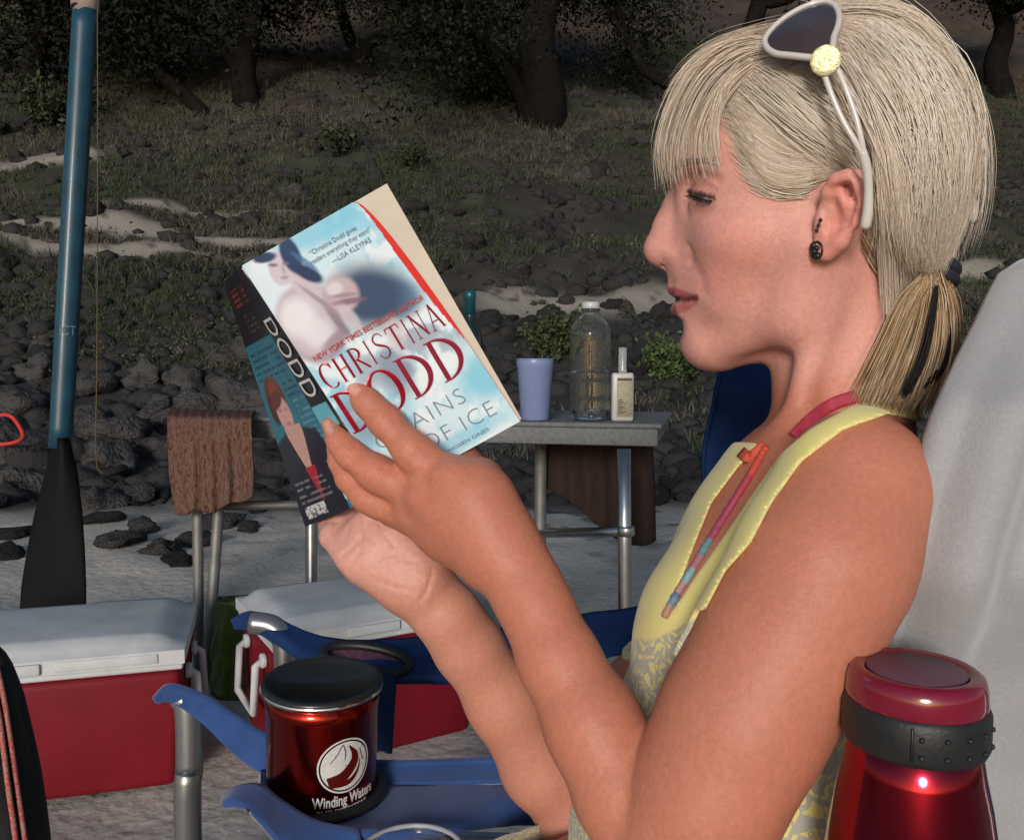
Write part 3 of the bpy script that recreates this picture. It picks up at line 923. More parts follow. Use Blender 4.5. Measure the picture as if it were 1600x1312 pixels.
# ------------------------------------------------------------------ green sack between cooler and table leg
b = hit(362, 1093); b[2] = float(hz(b[0], b[1])) - .005
root = thing('green_sack', 'crumpled lime green sack standing between the two coolers', 'bag', b)
d = w2c(b)[2]
rows = []
for t in np.linspace(0, 1, 22):
    y = 1092 - t * 152; z = b[2] + (P(0, y, d)[2] - b[2])
    row = []
    for a in np.linspace(0, 2 * math.pi, 40, endpoint=False):
        rx_ = (.085 - .022 * t) * (1 + .08 * math.sin(a * 5 + t * 7) + .07 * math.sin(a * 9 - t * 9)); ry_ = .05 * (1 - .55 * t) * (1 + .12 * math.sin(a * 4 + 2))
        row.append((b[0] + .016 + rx_ * np.sign(math.cos(a)) * abs(math.cos(a)) ** .6, b[1] + .05 + ry_ * math.sin(a), z))
    rows.append(row)
rows = np.array(rows); n = 40; V = rows.reshape(-1, 3); Fc = []
for i in range(21):
    for j in range(n): Fc.append((i * n + j, i * n + (j + 1) % n, (i + 1) * n + (j + 1) % n, (i + 1) * n + j))
Fc += [tuple(range(n))[::-1], tuple(range(21 * n, 22 * n))]
obj('sack_body', V, Fc, mat('green_nylon', (.085, .125, .012), rough=.5, col2=(.045, .06, .012), nscale=14, bump=.4, bscale=60), root)
top = V[21 * n:]
V2, F2 = tube(top, .0028, 8, closed=True)
obj('drawcord_hem', V2, F2, m_black, root)

# ------------------------------------------------------------------ black bag with red cords, lower left
b = P(-40, 1500, .86); b[2] = 0.0
root = thing('black_bag', 'tall black bag laced with two red cords at the lower left edge', 'bag', b)
m_bag = mat('black_nylon', (.007, .007, .008), rough=.7, noise=.3, nscale=40, bump=.5, bscale=300)
rows = []; n = 36
cb = w2c(b)
for t in np.linspace(0, 1, 30):
    y = 1660 - t * 655
    edge = np.interp(y, [1005, 1018, 1040, 1090, 1200, 1312, 1500, 1660], [-12, 2, 14, 31, 52, 69, 84, 88])
    cxp = edge - 110; rr = 110 * .86 / F_PX * (.35 + .65 * sstep(0, .10, 1 - t) if t > .9 else 1)
    c0 = P(edge - rr * F_PX / .86, y, .86)
    row = [c0 + np.array([rr * math.cos(a), rr * .7 * math.sin(a), 0]) * (1 + .03 * math.sin(a * 6 + t * 9)) for a in np.linspace(0, 2 * math.pi, n, endpoint=False)]
    rows.append(row)
rows = np.array(rows); rows[..., 2] = np.maximum(rows[..., 2], .002); V = rows.reshape(-1, 3); Fc = []
for i in range(29):
    for j in range(n): Fc.append((i * n + j, i * n + (j + 1) % n, (i + 1) * n + (j + 1) % n, (i + 1) * n + j))
Fc += [tuple(range(n))[::-1], tuple(range(29 * n, 30 * n))]
bag = obj('bag_body', V, Fc, m_bag, root)
bt = BVHTree.FromPolygons([Vector(v) for v in V], Fc)
def cast(bvh, px, py, off=0.0):
    r_ = ray(px, py); h_ = bvh.ray_cast(Vector(CAM), Vector(r_))
    return None if h_[0] is None else np.array(h_[0]) - r_ * off
m_cordw = mat('red_lacing', (.42, .03, .035), rough=.7, col2=(.30, .20, .16), nscale=420, detail=1)
for line in ([(-5, 1040), (6, 1090), (17, 1160), (27, 1230), (35, 1285), (42, 1330)], [(-14, 1075), (-3, 1110), (5, 1165), (13, 1230), (21, 1285), (27, 1330)]):
    pts = []
    for (x, y) in resample(line, 30):
        q = cast(bt, x, y, .003)
        if q is not None: pts.append(q)
    if len(pts) > 4:
        V, Fc = tube(np.array(pts), .0026, 8)
        obj('lacing_cord', V, Fc, m_cordw, root)

# ------------------------------------------------------------------ blue camp chair
root = thing('blue_camp_chair', 'low blue canvas camp chair with metal frame and a mug in its arm', 'chair', P(620, 1500, .82) * np.array([1, 1, 0]))
def post(pts, r, name='frame_tube', m=m_tubegrey):
    V, Fc = tube(resample(pts, 24), r, 18)
    return obj(name, V, Fc, m, root)
def down(px, py, d, lean=0.0):
    q = P(px, py, d); q2 = q.copy(); q2[2] = 0.0; q2[0] += lean
    return q2
post([P(285, 1088, .76), P(294, 1110, .76), P(296, 1200, .76), P(294, 1310, .76), down(294, 1310, .76)], 20.5 * .76 / F_PX, 'front_post')
post([P(392, 972, .98), P(425, 978, .98), P(442, 1000, .98), P(446, 1050, .98), P(447, 1150, .985), down(447, 1150, .985)], 17.5 * .98 / F_PX, 'front_post')
post([P(1232, 560, 1.06), P(1230, 800, 1.05), down(1220, 1000, 1.04)], .0125, 'back_post')
post([P(1310, 470, .84), P(1300, 800, .82), down(1290, 1000, .80)], .0125, 'back_post')
# near arm: main panel, far strap, near strap -> one canvas arm
cur = [[P(244, 1092, .758), P(268, 1074, .755), P(320, 1092, .75), P(360, 1118, .748), P(410, 1150, .745), P(480, 1185, .74), P(600, 1194, .735), P(760, 1190, .73), P(905, 1186, .725), P(1050, 1180, .72)],
       [P(246, 1098, .757), P(272, 1098, .752), P(318, 1130, .745), P(356, 1168, .74), P(405, 1205, .735), P(480, 1232, .72), P(600, 1228, .715), P(760, 1222, .71), P(905, 1214, .705), P(1050, 1205, .70)]]
mbx = MB()
G = patch([cur[0], [(np.array(a) + np.array(c)) / 2 + np.array([0, 0, -.001]) for a, c in zip(*cur)], cur[1]], 10, 70); mbx.add(*sheet(G, .005))
V, Fc = tube(resample(cur[0], 60), .0042, 8); mbx.add(V, Fc)
cur2 = [[P(405, 1205, .735), P(480, 1232, .72), P(600, 1228, .715), P(760, 1222, .72), P(905, 1214, .74), P(1050, 1205, .76)],
        [P(405, 1226, .66), P(480, 1282, .655), P(600, 1282, .655), P(760, 1250, .69), P(905, 1236, .72), P(1050, 1225, .74)],
        [P(400, 1240, .64), P(462, 1286, .632), P(590, 1300, .628), P(760, 1282, .67), P(850, 1274, .70), P(1050, 1255, .72)],
        [P(402, 1250, .64), P(462, 1298, .632), P(590, 1312, .628), P(760, 1292, .67), P(850, 1284, .70), P(1050, 1265, .72)]]
G = patch(cur2, 24, 70); G[..., 2] += (fbm(G[..., 0] * 25, G[..., 1] * 25, 1, 3) - .5) * .004
mbx.add(*sheet(G, .004))
cur3 = [[P(352, 1246, .62), P(372, 1232, .62), P(404, 1228, .625), P(438, 1252, .625), P(492, 1282, .625), P(560, 1296, .625)],
        [P(353, 1254, .61), P(376, 1256, .605), P(412, 1290, .60), P(450, 1330, .60), P(510, 1380, .60), P(600, 1420, .60)]]
G = patch([cur3[0], [(a * .5 + c * .5) + np.array([0, -.006, 0]) for a, c in zip(*cur3)], cur3[1]], 12, 40); mbx.add(*sheet(G, .006))
arm1 = mbx.build('arm_rest', m_blue, root)
# far arm
cur = [[P(361, 970, .985), P(392, 955, .985), P(434, 966, .985), P(482, 988, .985), P(545, 999, .985), P(645, 996, .985), P(780, 984, .985), P(905, 962, .985), P(1010, 944, .985), P(1120, 925, .985)],
       [P(365, 978, .98), P(395, 972, .975), P(436, 990, .965), P(478, 1020, .95), P(538, 1042, .93), P(645, 1052, .925), P(780, 1042, .925), P(905, 1022, .93), P(1010, 1002, .93), P(1120, 985, .93)],
       [P(367, 984, .98), P(397, 985, .975), P(432, 1004, .965), P(470, 1030, .95), P(536, 1056, .93), P(645, 1068, .925), P(780, 1062, .925), P(915, 1032, .93), P(1010, 1012, .93), P(1120, 995, .93)]]
G = patch(cur, 22, 90); G[..., 2] += (fbm(G[..., 0] * 22, G[..., 1] * 22, 7, 3) - .5) * .006
V, Fc = sheet(G, .004)
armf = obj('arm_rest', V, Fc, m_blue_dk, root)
# mesh cup holder sunk in far arm
m_mesh = mat('purple_mesh', (.075, .028, .055), rough=.8, noise=.6, nscale=260)
ring = np.array([P(573 + 66 * math.cos(t), 1030 + 20 * math.sin(t) + 9 * math.cos(t), .955 - .02 * math.sin(t)) for t in np.linspace(0, 6.283, 48, endpoint=False)])
ring -= ray(573, 1030) * .022
V, Fc = tube(ring, .0058, 10, closed=True)
chd = obj('cup_holder', V, Fc, m_black, root)
cen = ring.mean(0)
G = np.stack([cen + (ring - cen) * s_ + np.array([0, 0, -.012 * (1 - s_)]) for s_ in np.linspace(.05, .97, 8)])
G = np.concatenate([G, G[:, :1]], 1)
V, Fc = sheet(G); obj('cup_mesh', V, Fc, m_mesh, chd)
rows = []
for t in np.linspace(0, 1, 12):
    row = []
    for a in np.linspace(-.2, 3.4, 20):
        row.append(P(575 + (44 - 8 * t) * math.cos(a), 1052 + 122 * t + 3 * math.sin(a * 4), .93 - .045 * math.sin(a) + .01 * t))
    rows.append(row)
V, Fc = sheet(np.array(rows), .003); obj('cup_pouch', V, Fc, m_blue_dk, chd)
# back panel and seat
cur = [[P(1128, 566, 1.03), P(1135, 562, 1.03), P(1220, 556, 1.02), P(1310, 552, .86)],
       [P(1114, 632, 1.03), P(1125, 632, 1.035), P(1220, 640, 1.01), P(1310, 640, .86)],
       [P(1099, 700, 1.03), P(1112, 705, 1.035), P(1215, 730, 1.02), P(1305, 720, .85)],
       [P(1098, 752, 1.03), P(1112, 762, 1.03), P(1210, 810, 1.02), P(1300, 830, .84)]]
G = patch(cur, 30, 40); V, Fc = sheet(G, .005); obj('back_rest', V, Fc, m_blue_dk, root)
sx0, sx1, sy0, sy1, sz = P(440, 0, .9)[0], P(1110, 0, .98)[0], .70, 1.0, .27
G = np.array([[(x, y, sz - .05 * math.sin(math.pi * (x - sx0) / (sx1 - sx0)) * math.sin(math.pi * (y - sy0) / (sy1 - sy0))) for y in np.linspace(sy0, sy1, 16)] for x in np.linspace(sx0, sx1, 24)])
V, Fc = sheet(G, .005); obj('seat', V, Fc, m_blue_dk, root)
for y in (sy0, sy1):
    post([np.array([sx0 - .05, y, sz + .02]), np.array([sx1 + .05, y, sz])], .011, 'seat_rail')

# ------------------------------------------------------------------ mug
mc = P(503, 1255, .695); md = .695
r_m = 92 * md / F_PX
mug_h = .102
axm = np.array([.03, -.05, 1.0]); axm /= np.linalg.norm(axm)
mb0 = mc + np.array([0, .0, -.001])
root = thing('travel_mug', 'shiny red metal travel mug with black lid in the blue chair arm', 'mug', mb0)
m_redmetal = mat('red_anodised', (.33, .016, .010), rough=.22, metal=1.0, noise=.06, nscale=40, coat=.25)
m_chrome = mat('chrome', (.72, .72, .72), rough=.12, metal=1.0)
rb_ = r_m * .90
V, Fc = lathe([(rb_ * .5, .001), (rb_ * .95, .0), (rb_, .004), (rb_ * 1.01, .02), (rb_ * 1.02, mug_h * .84), (rb_ * 1.035, mug_h * .86), (rb_ * 1.05, mug_h * .985)], mb0, axm, 64)
mbody = obj('body', V, Fc, m_redmetal, root)
V, Fc = lathe([(rb_ * 1.05, mug_h * .985), (r_m * 1.0, mug_h * .99), (r_m * 1.01, mug_h * 1.005), (r_m * .985, mug_h * 1.02)], mb0, axm, 64, cap=False)
obj('rim', V, Fc, m_chrome, root)
m_lid = mat('black_lid', (.016, .017, .018), rough=.28, noise=.1, spec=.5)
V, Fc = lathe([(r_m * .99, mug_h * 1.008), (r_m * .995, mug_h * 1.02), (r_m * .98, mug_h * 1.045), (r_m * .93, mug_h * 1.052), (r_m * .86, mug_h * 1.04), (r_m * .80, mug_h * .94), (r_m * .2, mug_h * .93), (.001, mug_h * .93)], mb0, axm, 64)
lid = obj('lid', V, Fc, m_lid, root)
V, Fc = lathe([(.010, 0), (.012, .002), (.012, .005), (.010, .006), (.001, .006)], mb0 + axm * mug_h * .93 + np.array([.018, -.012, 0]), axm, 24)
obj('sip_tab', V, Fc, m_lid, lid)
V, Fc = tube(np.array([mb0 + np.array([(rb_ * 1.10) * math.cos(t), (rb_ * 1.10) * math.sin(t), .012]) for t in np.linspace(0, 6.283, 60, endpoint=False)]), .0055, 10, closed=True)
obj('cup_holder_ring', V, Fc, m_black, arm1)
# print on the mug: curved patches on its wall
m_print = mat('silver_print', (.55, .55, .55), rough=.5, noise=.15, nscale=300)
fx = -np.array([axm[0], axm[1], 0]) + 0
frontv = CAM - mb0; frontv -= axm * (frontv @ axm); frontv /= np.linalg.norm(frontv)
sidev = np.cross(axm, frontv)
def wrap_mug(V2, ang0, hgt0, off):
    """flat print (x right, y up) -> mug wall"""
    a = ang0 + V2[:, 0] / rb_
    R2 = rb_ * 1.022 + off + V2[:, 2]
    return mb0 + (np.cos(a) * R2)[:, None] * frontv + (np.sin(a) * R2)[:, None] * sidev + (hgt0 + V2[:, 1])[:, None] * axm
ang_logo = math.asin(.40)
lr = .0215
ts = np.linspace(0, 6.283, 64, endpoint=False)
Gd = np.array([[(r_ * math.cos(t), r_ * math.sin(t), 0.0) for t in np.append(ts, 0)] for r_ in np.linspace(.0005, lr * .88, 8)])
V, Fc = sheet(Gd); V = wrap_mug(V, ang_logo, .054, .0003); obj('emblem', V, [f[::-1] for f in Fc], m_print, mbody, smooth=False)
Gd = np.array([[(r_ * math.cos(t), r_ * math.sin(t), 0.0) for t in np.append(ts, 0)] for r_ in (lr * .94, lr)])
V, Fc = sheet(Gd); V = wrap_mug(V, ang_logo, .054, .0003); obj('emblem_ring', V, [f[::-1] for f in Fc], m_print, mbody, smooth=False)
m_redflat = mat('red_print', (.16, .012, .010), rough=.35, metal=.6)
def strip(pts, w0, w1, ang, hg, off, m_, nm):
    pts = resample(np.array(pts), 24); T = np.gradient(pts, axis=0); T /= np.linalg.norm(T, axis=1)[:, None]
    Nn = np.stack([-T[:, 1], T[:, 0]], 1); w = np.interp(np.linspace(0, 1, 24), np.linspace(0, 1, len(w0)), w0)[:, None]
    Gs = np.stack([np.c_[pts + Nn * w, np.zeros(24)], np.c_[pts - Nn * w, np.zeros(24)]])
    V, Fc = sheet(Gs); obj(nm, wrap_mug(V, ang, hg, off), Fc, m_, mbody, smooth=False)
k = lr
strip([(-.62 * k, -.55 * k), (-.1 * k, -.38 * k), (.28 * k, .02 * k), (.33 * k, .35 * k), (.12 * k, .72 * k)], [.22 * k, .20 * k, .17 * k, .12 * k, .02 * k], 0, ang_logo, .054, .0007, m_redflat, 'river_mark')
strip([(-.5 * k, -.64 * k), (.1 * k, -.62 * k), (.45 * k, -.3 * k), (.55 * k, .1 * k)], [.10 * k, .10 * k, .05 * k, .01 * k], 0, ang_logo, .054, .0007, m_redflat, 'river_mark')
for pp in ([(-.55 * k, .2 * k), (-.3 * k, .5 * k), (-.12 * k, .82 * k)], [(-.05 * k, .25 * k), (-.02 * k, .5 * k), (-.1 * k, .8 * k)], [(.55 * k, .5 * k), (.62 * k, .2 * k), (.7 * k, 0)]):
    strip(pp, [.015 * k] * 3, 0, ang_logo, .054, .0007, m_redflat, 'branch_mark')
V, Fc = text_mesh('Winding Waters', .0122, .0001, .62, .0002); obj('lettering', wrap_mug(V, ang_logo + .02, .0268, .0004), Fc, m_print, mbody, smooth=False)
V, Fc = text_mesh('RIVER EXPEDITIONS', .0046, .0001, 1.0); obj('lettering', wrap_mug(V, ang_logo - .02, .0190, .0004), Fc, m_print, mbody, smooth=False)

# ------------------------------------------------------------------ clear cup at the bottom edge
b = P(642, 1338, .60); rc = 82 * .60 / F_PX
root = thing('clear_cup', 'clear plastic cup with only its rim showing at the bottom edge', 'cup', b - np.array([0, 0, .11]))
pr = [(rc * .72, -.11), (rc * .74, -.108), (rc * .97, -.004), (rc, 0), (rc * 1.02, .001), (rc * 1.02, .003), (rc * .985, .003), (rc * .95, -.004), (rc * .72, -.106), (.001, -.106)]
V, Fc = lathe(pr, b, seg=60); obj('wall', V, Fc, m_clear, root)
V, Fc = tube(np.array([b + np.array([rc * 1.01 * math.cos(t), rc * 1.01 * math.sin(t), .002]) for t in np.linspace(0, 6.283, 60, endpoint=False)]), .0018, 8, closed=True)
obj('rim', V, Fc, mat('frosted_rim', (.6, .62, .68), rough=.25, trans=.5), root)
V, Fc = lathe([(.06, 0), (.062, .003), (.062, .012), (.06, .015)], b - np.array([0, 0, .126]), seg=32)
st = thing('camp_stool', 'small grey camp stool holding the clear cup below the frame', 'stool', np.array([b[0], b[1], 0]))
obj('stool_top', V, Fc, m_table, st)
for k in range(3):
    a = 2.1 * k + .5; q = b - np.array([0, 0, .126])
    V, Fc = tube(resample([q + np.array([.03 * math.cos(a), .03 * math.sin(a), 0]), np.array([b[0] + .13 * math.cos(a), b[1] + .13 * math.sin(a), .0])], 3), .008, 10); obj('leg', V, Fc, m_alu, st)

# ------------------------------------------------------------------ red flask in the foreground
fd = .385; kf = fd / F_PX
fc = P(1430, 1095, fd); rcap = 104 * kf
base_z = fc[2] - .215
fb = np.array([fc[0], fc[1], base_z])
root = thing('red_flask', 'glossy red metal flask with black ribbed collar in the near foreground', 'flask', fb)
m_flask = mat('red_flask_metal', (.26, .006, .020), rough=.15, metal=1.0, coat=.35, noise=.05, nscale=30)
H_ = fc[2] - base_z
zc0 = H_ - 45 * kf - .006                                   # bottom of the black collar
V, Fc = lathe([(.036, 0), (.0385, .003), (.0385, zc0 * .60), (.038, zc0 * .68), (.0355, zc0 * .78), (.0325, zc0 * .88), (.0295, zc0 * .95), (.0278, zc0), (.024, zc0 + .004)], fb, seg=72)
obj('body', V, Fc, m_flask, root)
m_collar = mat('black_rubber', (.013, .014, .015), rough=.5, noise=.25, nscale=120, bump=.3, bscale=500)
zc1 = H_ + 5 * kf
prof = [(.026, zc0 - .001), (rcap * .985, zc0 + .001), (rcap * 1.03, zc0 + .004), (rcap * 1.03, zc1 - .0025), (rcap * .995, zc1), (rcap * .97, zc1 + .0005), (.02, zc1 + .0005)]
V, Fc = lathe(prof, fb, seg=72)
collar = obj('collar', V, Fc, m_collar, root)
fv = CAM - fb; fv[2] = 0; fv /= np.linalg.norm(fv); sv = np.cross(np.array([0, 0, 1.0]), fv)
for a in np.linspace(-1.2, 1.4, 9):
    for zz in (.30, .68):
        if -.15 > a: continue
        q = fb + (fv * math.cos(a) + sv * math.sin(a)) * rcap * 1.03 + np.array([0, 0, zc0 + (zc1 - zc0) * zz])
        V, Fc = lathe([(.0013, -.0004), (.0011, .0007), (.0005, .0011)], q, axis=fv * math.cos(a) + sv * math.sin(a), seg=8)
        obj('grip_stud', V, Fc, m_collar, collar)
a = -.02
q = fb + (fv * math.cos(a) + sv * math.sin(a)) * rcap * 1.028
V, Fc = bevel_box((-.0006, -.0006, zc0 + .004), (.0006, .0006, zc1 - .002), .0003, 1)
obj('seam', V + np.array([q[0], q[1], fb[2]]) + fv * .0004, Fc, m_black, collar)
m_capred = mat('red_translucent_cap', (.17, .004, .02), rough=.14, coat=.6, spec=.6)
V, Fc = lathe([(rcap * .985, zc1 - .002), (rcap * .985, zc1 + .003), (rcap * .97, zc1 + .0085), (rcap * .93, zc1 + .0125), (rcap * .84, zc1 + .0145), (rcap * .74, zc1 + .0135), (rcap * .70, zc1 + .0125), (rcap * .5, zc1 + .0122), (.001, zc1 + .012)], fb, seg=72)
cp = obj('cap', V, Fc, m_capred, root)
V, Fc = lathe([(rcap * .70, zc1 + .0129), (rcap * .70, zc1 + .0135), (rcap * .67, zc1 + .0142), (.001, zc1 + .0146)], fb, seg=60)
obj('cap_inset', V, Fc, mat('mauve_cap_inset', (.13, .055, .085), rough=.45), cp)
st = thing('side_stand', 'small folding stand carrying the red flask below the frame', 'stand', np.array([fb[0], fb[1], 0]))
V, Fc = lathe([(.07, -.014), (.075, -.011), (.075, -.003), (.07, 0)], fb, seg=40); obj('stand_top', V, Fc, m_table, st)
for k in range(3):
    a = 2.094 * k + .3
    V, Fc = tube(resample([fb + np.array([.03 * math.cos(a), .03 * math.sin(a), -.014]), np.array([fb[0] + .14 * math.cos(a), fb[1] + .14 * math.sin(a), .0])], 3), .008, 10); obj('leg', V, Fc, m_alu, st)

# ------------------------------------------------------------------ grey towel over the reader's chair
m_towel = mat('grey_terry', (.325, .325, .34), rough=1.0, spec=.1, noise=.08, nscale=500, bump=.6, bscale=600, sheen=.4)
rows = []
ysn = np.linspace(0, 1, 70)
for t in ysn:
    y = 418 + t * 1250
    xe = np.interp(y, [418, 424, 435, 455, 500, 560, 630, 690, 760, 850, 960, 1060, 1200, 1400, 1668], [1600, 1582, 1572, 1562, 1540, 1510, 1482, 1458, 1437, 1412, 1382, 1345, 1300, 1240, 1160])
    row = []
    def q(x, dd): return P(x, y, dd)
    lean = 0.0
    dn_ = float(np.interp(y, [418, 560, 640, 900, 1050, 1200], [.50, .46, .428, .428, .475, .50]))
    pts = [q(xe + 150, .78), q(xe + 60, .72), q(xe + 16, .62), q(xe + 1, dn_ + .05), q(xe, dn_ + .012), q(xe + 10, dn_), q(xe + 60, dn_ - .004), q(xe + 140, dn_ - .002), q(xe + 260, dn_), q(xe + 400, dn_), q(xe + 520, dn_)]
    row = resample(pts, 70)
    s_ = np.linspace(0, 1, 70)
    fold = (np.sin(s_ * 40 + t * 1.5) * .005 + np.sin(s_ * 23 - t * 2) * .009) * sstep(.45, .65, s_) * sstep(0, .2, t)
    row = row - FWD * fold[:, None]
    rows.append(row)
G = np.array(rows)
G = np.concatenate([G[:1] * .35 + G[:1].mean(1, keepdims=True) * .65 + np.array([0, 0, .006]), G[:1] * .8 + G[:1].mean(1, keepdims=True) * .2 + np.array([0, 0, .004]), G])
G += (fbm(G[..., 0] * 30, G[..., 2] * 30, 3, 3) - .5)[..., None] * np.array([0, -.006, 0])
V, Fc = sheet(G, .010)
o = obj('towel', V, Fc, m_towel)
tag(o, 'thick light grey towel draped over the chair back behind the reader', 'towel')
# the reader's chair under it
root = thing('reader_chair', 'camp chair under the grey towel that the reader sits in', 'chair', np.array([.2, .56, 0]))
for (x0, y0) in ((.36, .42), (.36, .76)):
    V, Fc = tube(resample([np.array([.24, y0, .40]), np.array([.40, y0, .70]), np.array([.47, y0, .92])], 10), .011, 12); obj('back_post', V, Fc, m_alu, root)
G = np.array([[(x, y, .385 - .02 * math.sin(math.pi * (y - .33) / .42)) for y in np.linspace(.33, .75, 12)] for x in np.linspace(-.2, .26, 14)])
V, Fc = sheet(G, .006); obj('seat', V, Fc, m_blue_dk, root)
G = np.array([[(.24 + .22 * t, y, .40 + .5 * t) for y in np.linspace(.44, .74, 12)] for t in np.linspace(0, 1, 14)])
V, Fc = sheet(G, .005); obj('back_rest', V, Fc, m_blue_dk, root)
for x0 in (-.18, .22):
    for y0 in (.34, .74):
        V, Fc = tube(resample([np.array([x0, y0, .39]), np.array([x0, y0, 0.0])], 3), .011, 12); obj('leg', V, Fc, m_alu, root)

# ------------------------------------------------------------------ the open paperback
bk = P(540, 770, .60)
root = thing('paperback_book', 'open paperback with icy blue front cover held up in both hands', 'book', bk)
cTL, cTR, cBR, cBL = P(378, 415, .50), P(604, 286, .50), P(816, 656, .55), P(608, 770, .55)
def cov(u, v, off=0.0):
    """front cover: u from spine to fore edge, v from bottom to top"""
    u = np.asarray(u, float)[..., None]; v = np.asarray(v, float)[..., None]
    return (cTL * (1 - u) + cTR * u) * v + (cBL * (1 - u) + cBR * u) * (1 - v) + bn * off + bn * (.0035 * np.sin(np.clip(u, 0, .35) / .35 * math.pi))
bn = np.cross(cTR - cTL, cBL - cTL); bn /= np.linalg.norm(bn)
if bn @ FWD > 0: bn = -bn
# painted print of the front cover (flat ink, one colour per mesh point)
nu_, nv_ = 150, 230
def die(v):                                     # curved right edge of the short cover
    return .765 + .222 * (1 - np.asarray(v)) ** .45
uu = np.linspace(0, 1, nu_)[None, :]; vv = np.linspace(0, 1, nv_)[:, None]
U = uu * die(vv); Vv = np.repeat(vv, nu_, 1)
T = 1 - Vv                                       # from the top down
def mixc(c, col, k): return c * (1 - k[..., None]) + np.array(col) * k[..., None]
def ell(u0, t0, ru, rt, rot=0.0, soft=.5):
    du, dt = U - u0, (T - t0) * 1.72
    cu, su = math.cos(rot), math.sin(rot)
    a = (du * cu + dt * su) / ru; b2 = (-du * su + dt * cu) / (rt * 1.72)
    return sstep(1 + soft * .5, 1 - soft * .5, np.sqrt(a * a + b2 * b2))
nz = fbm(U * 5, T * 7, 2, 4); nz2 = fbm(U * 11 + 3, T * 15, 5, 4)
c = np.ones((nv_, nu_, 3)) * np.array([.60, .78, .86])
c = mixc(c, (.26, .60, .78), sstep(.52, .70, nz) * .8)
c = mixc(c, (.80, .86, .90), sstep(.5, .35, nz2) * .8)
c = mixc(c, (.20, .55, .74), ell(.52, .02, .30, .05, 0, 1.2) * .8)
c = mixc(c, (.78, .84, .90), ell(.06, .2, .2, .22, 0, .8) * .8)
# man's figure: pale torso left, dark blue shadow right, dark hair
c = mixc(c, (.10, .20, .36), ell(.66, .35, .20, .075, .55, .7) * .9)
c = mixc(c, (.05, .08, .15), ell(.56, .31, .25, .115, .55, .9))
c = mixc(c, (.30, .24, .32), ell(.17, .295, .20, .145, .15, .25))
c = mixc(c, (.58, .51, .58), ell(.15, .285, .17, .13, .15, .45))
c = mixc(c, (.60, .53, .59), ell(.27, .17, .07, .07, -.3, .5))
c = mixc(c, (.80, .78, .83), ell(.12, .25, .11, .07, .25, .8) * .9)
c = mixc(c, (.76, .73, .79), ell(.17, .33, .09, .05, .1, .8) * .8)
c = mixc(c, (.36, .28, .33), ell(.24, .385, .10, .022, -.2, .8) * .9)
c = mixc(c, (.26, .20, .25), ell(.315, .335, .022, .075, -.15, .8) * .8)
c = mixc(c, (.52, .41, .46), ell(.42, .255, .105, .065, .35, .4))
c = mixc(c, (.70, .64, .70), ell(.40, .225, .05, .025, .3, .9) * .9)
c = mixc(c, (.20, .13, .17), ell(.44, .29, .10, .011, .35, .8) * .85)
c = mixc(c, (.24, .16, .20), ell(.43, .262, .08, .008, .4, .9) * .6)
c = mixc(c, (.58, .52, .57), ell(.385, .345, .045, .06, -.1, .7) * .85)
c = mixc(c, (.34, .27, .32), ell(.285, .23, .014, .085, -.38, .7) * .8)
c = mixc(c, (.60, .54, .61), ell(.195, .075, .075, .060, .35, .3))
c = mixc(c, (.03, .06, .15), ell(.285, .05, .055, .068, .15, .35))
c = mixc(c, (.03, .05, .12), ell(.315, .135, .040, .055, -.55, .5))
c = mixc(c, (.07, .16, .34), ell(.335, .095, .018, .055, -.4, .7) * .8)
c = mixc(c, (.04, .06, .13), ell(.145, .014, .07, .018, .3, .5))
c = mixc(c, (.16, .13, .19), ell(.165, .050, .028, .006, .5, .9) * .9); c = mixc(c, (.20, .16, .22), ell(.235, .066, .022, .006, .5, .9) * .8)
c = mixc(c, (.40, .32, .38), ell(.205, .080, .010, .020, .3, 1.2) * .7)
c = mixc(c, (.34, .24, .31), ell(.185, .106, .024, .006, .5, 1.1) * .8)
# icy lower half behind the lettering
c = mixc(c, (.38, .44, .52), ell(.60, .55, .45, .10, 0, 1) * sstep(.38, .6, nz2))
c = mixc(c, (.20, .25, .36), ell(.46, .60, .10, .10, .2, .8) * .7); c = mixc(c, (.20, .26, .36), ell(.12, .68, .12, .11, .2, .8) * .65)
c = mixc(c, (.60, .52, .55), ell(.58, .47, .06, .06, .2, .8) * .7)
c = mixc(c, (.17, .55, .72), ell(.95, .78, .18, .09, .0, 1.0) * .85)
c = mixc(c, (.25, .58, .76), ell(.62, .95, .3, .035, .0, 1.0) * .7)
# red band along the die-cut edge
edge_u = U - die(Vv); wband = .042 * np.sin(np.clip((T - .0) / .62, 0, 1) * math.pi) ** .8 + .004
c = mixc(c, (.66, .035, .03), (edge_u > -wband) & (T < .62) | (edge_u > -.004))
m_cover = mat('printed_cover', (1, 1, 1), rough=.32, attr='Col', spec=.4, coat=.15)
G = cov(U, Vv, .0006)
V, Fc = sheet(G)
fcov = obj('front_cover', V, Fc, m_cover, root)
col_attr(fcov, c.reshape(-1, 3))
m_paper = mat('cream_paper', (.62, .55, .46), rough=.9, noise=.06, nscale=60)
def pages(f, n=.009):
    us = np.linspace(0, 1, 20); vv_ = np.linspace(.004, .998, 8)
    top = np.array([[f(u, v) for v in vv_] for u in us]); bot = np.array([[f(u, v) for v in vv_] - np.asarray(bnb) * n for u in us])
    V1, F1 = sheet(top); V2, F2 = sheet(bot)
    k = len(V1); idx = np.arange(k).reshape(20, 8)
    rim = list(idx[0, :]) + list(idx[1:, -1]) + list(idx[-1, -2::-1]) + list(idx[-2:0:-1, 0])
    Fc = F1 + [tuple(np.array(f_[::-1]) + k) for f_ in F2] + [(a, b2, b2 + k, a + k) for a, b2 in zip(rim, rim[1:] + rim[:1])]
    return np.concatenate([V1, V2]), Fc
bnb = bn
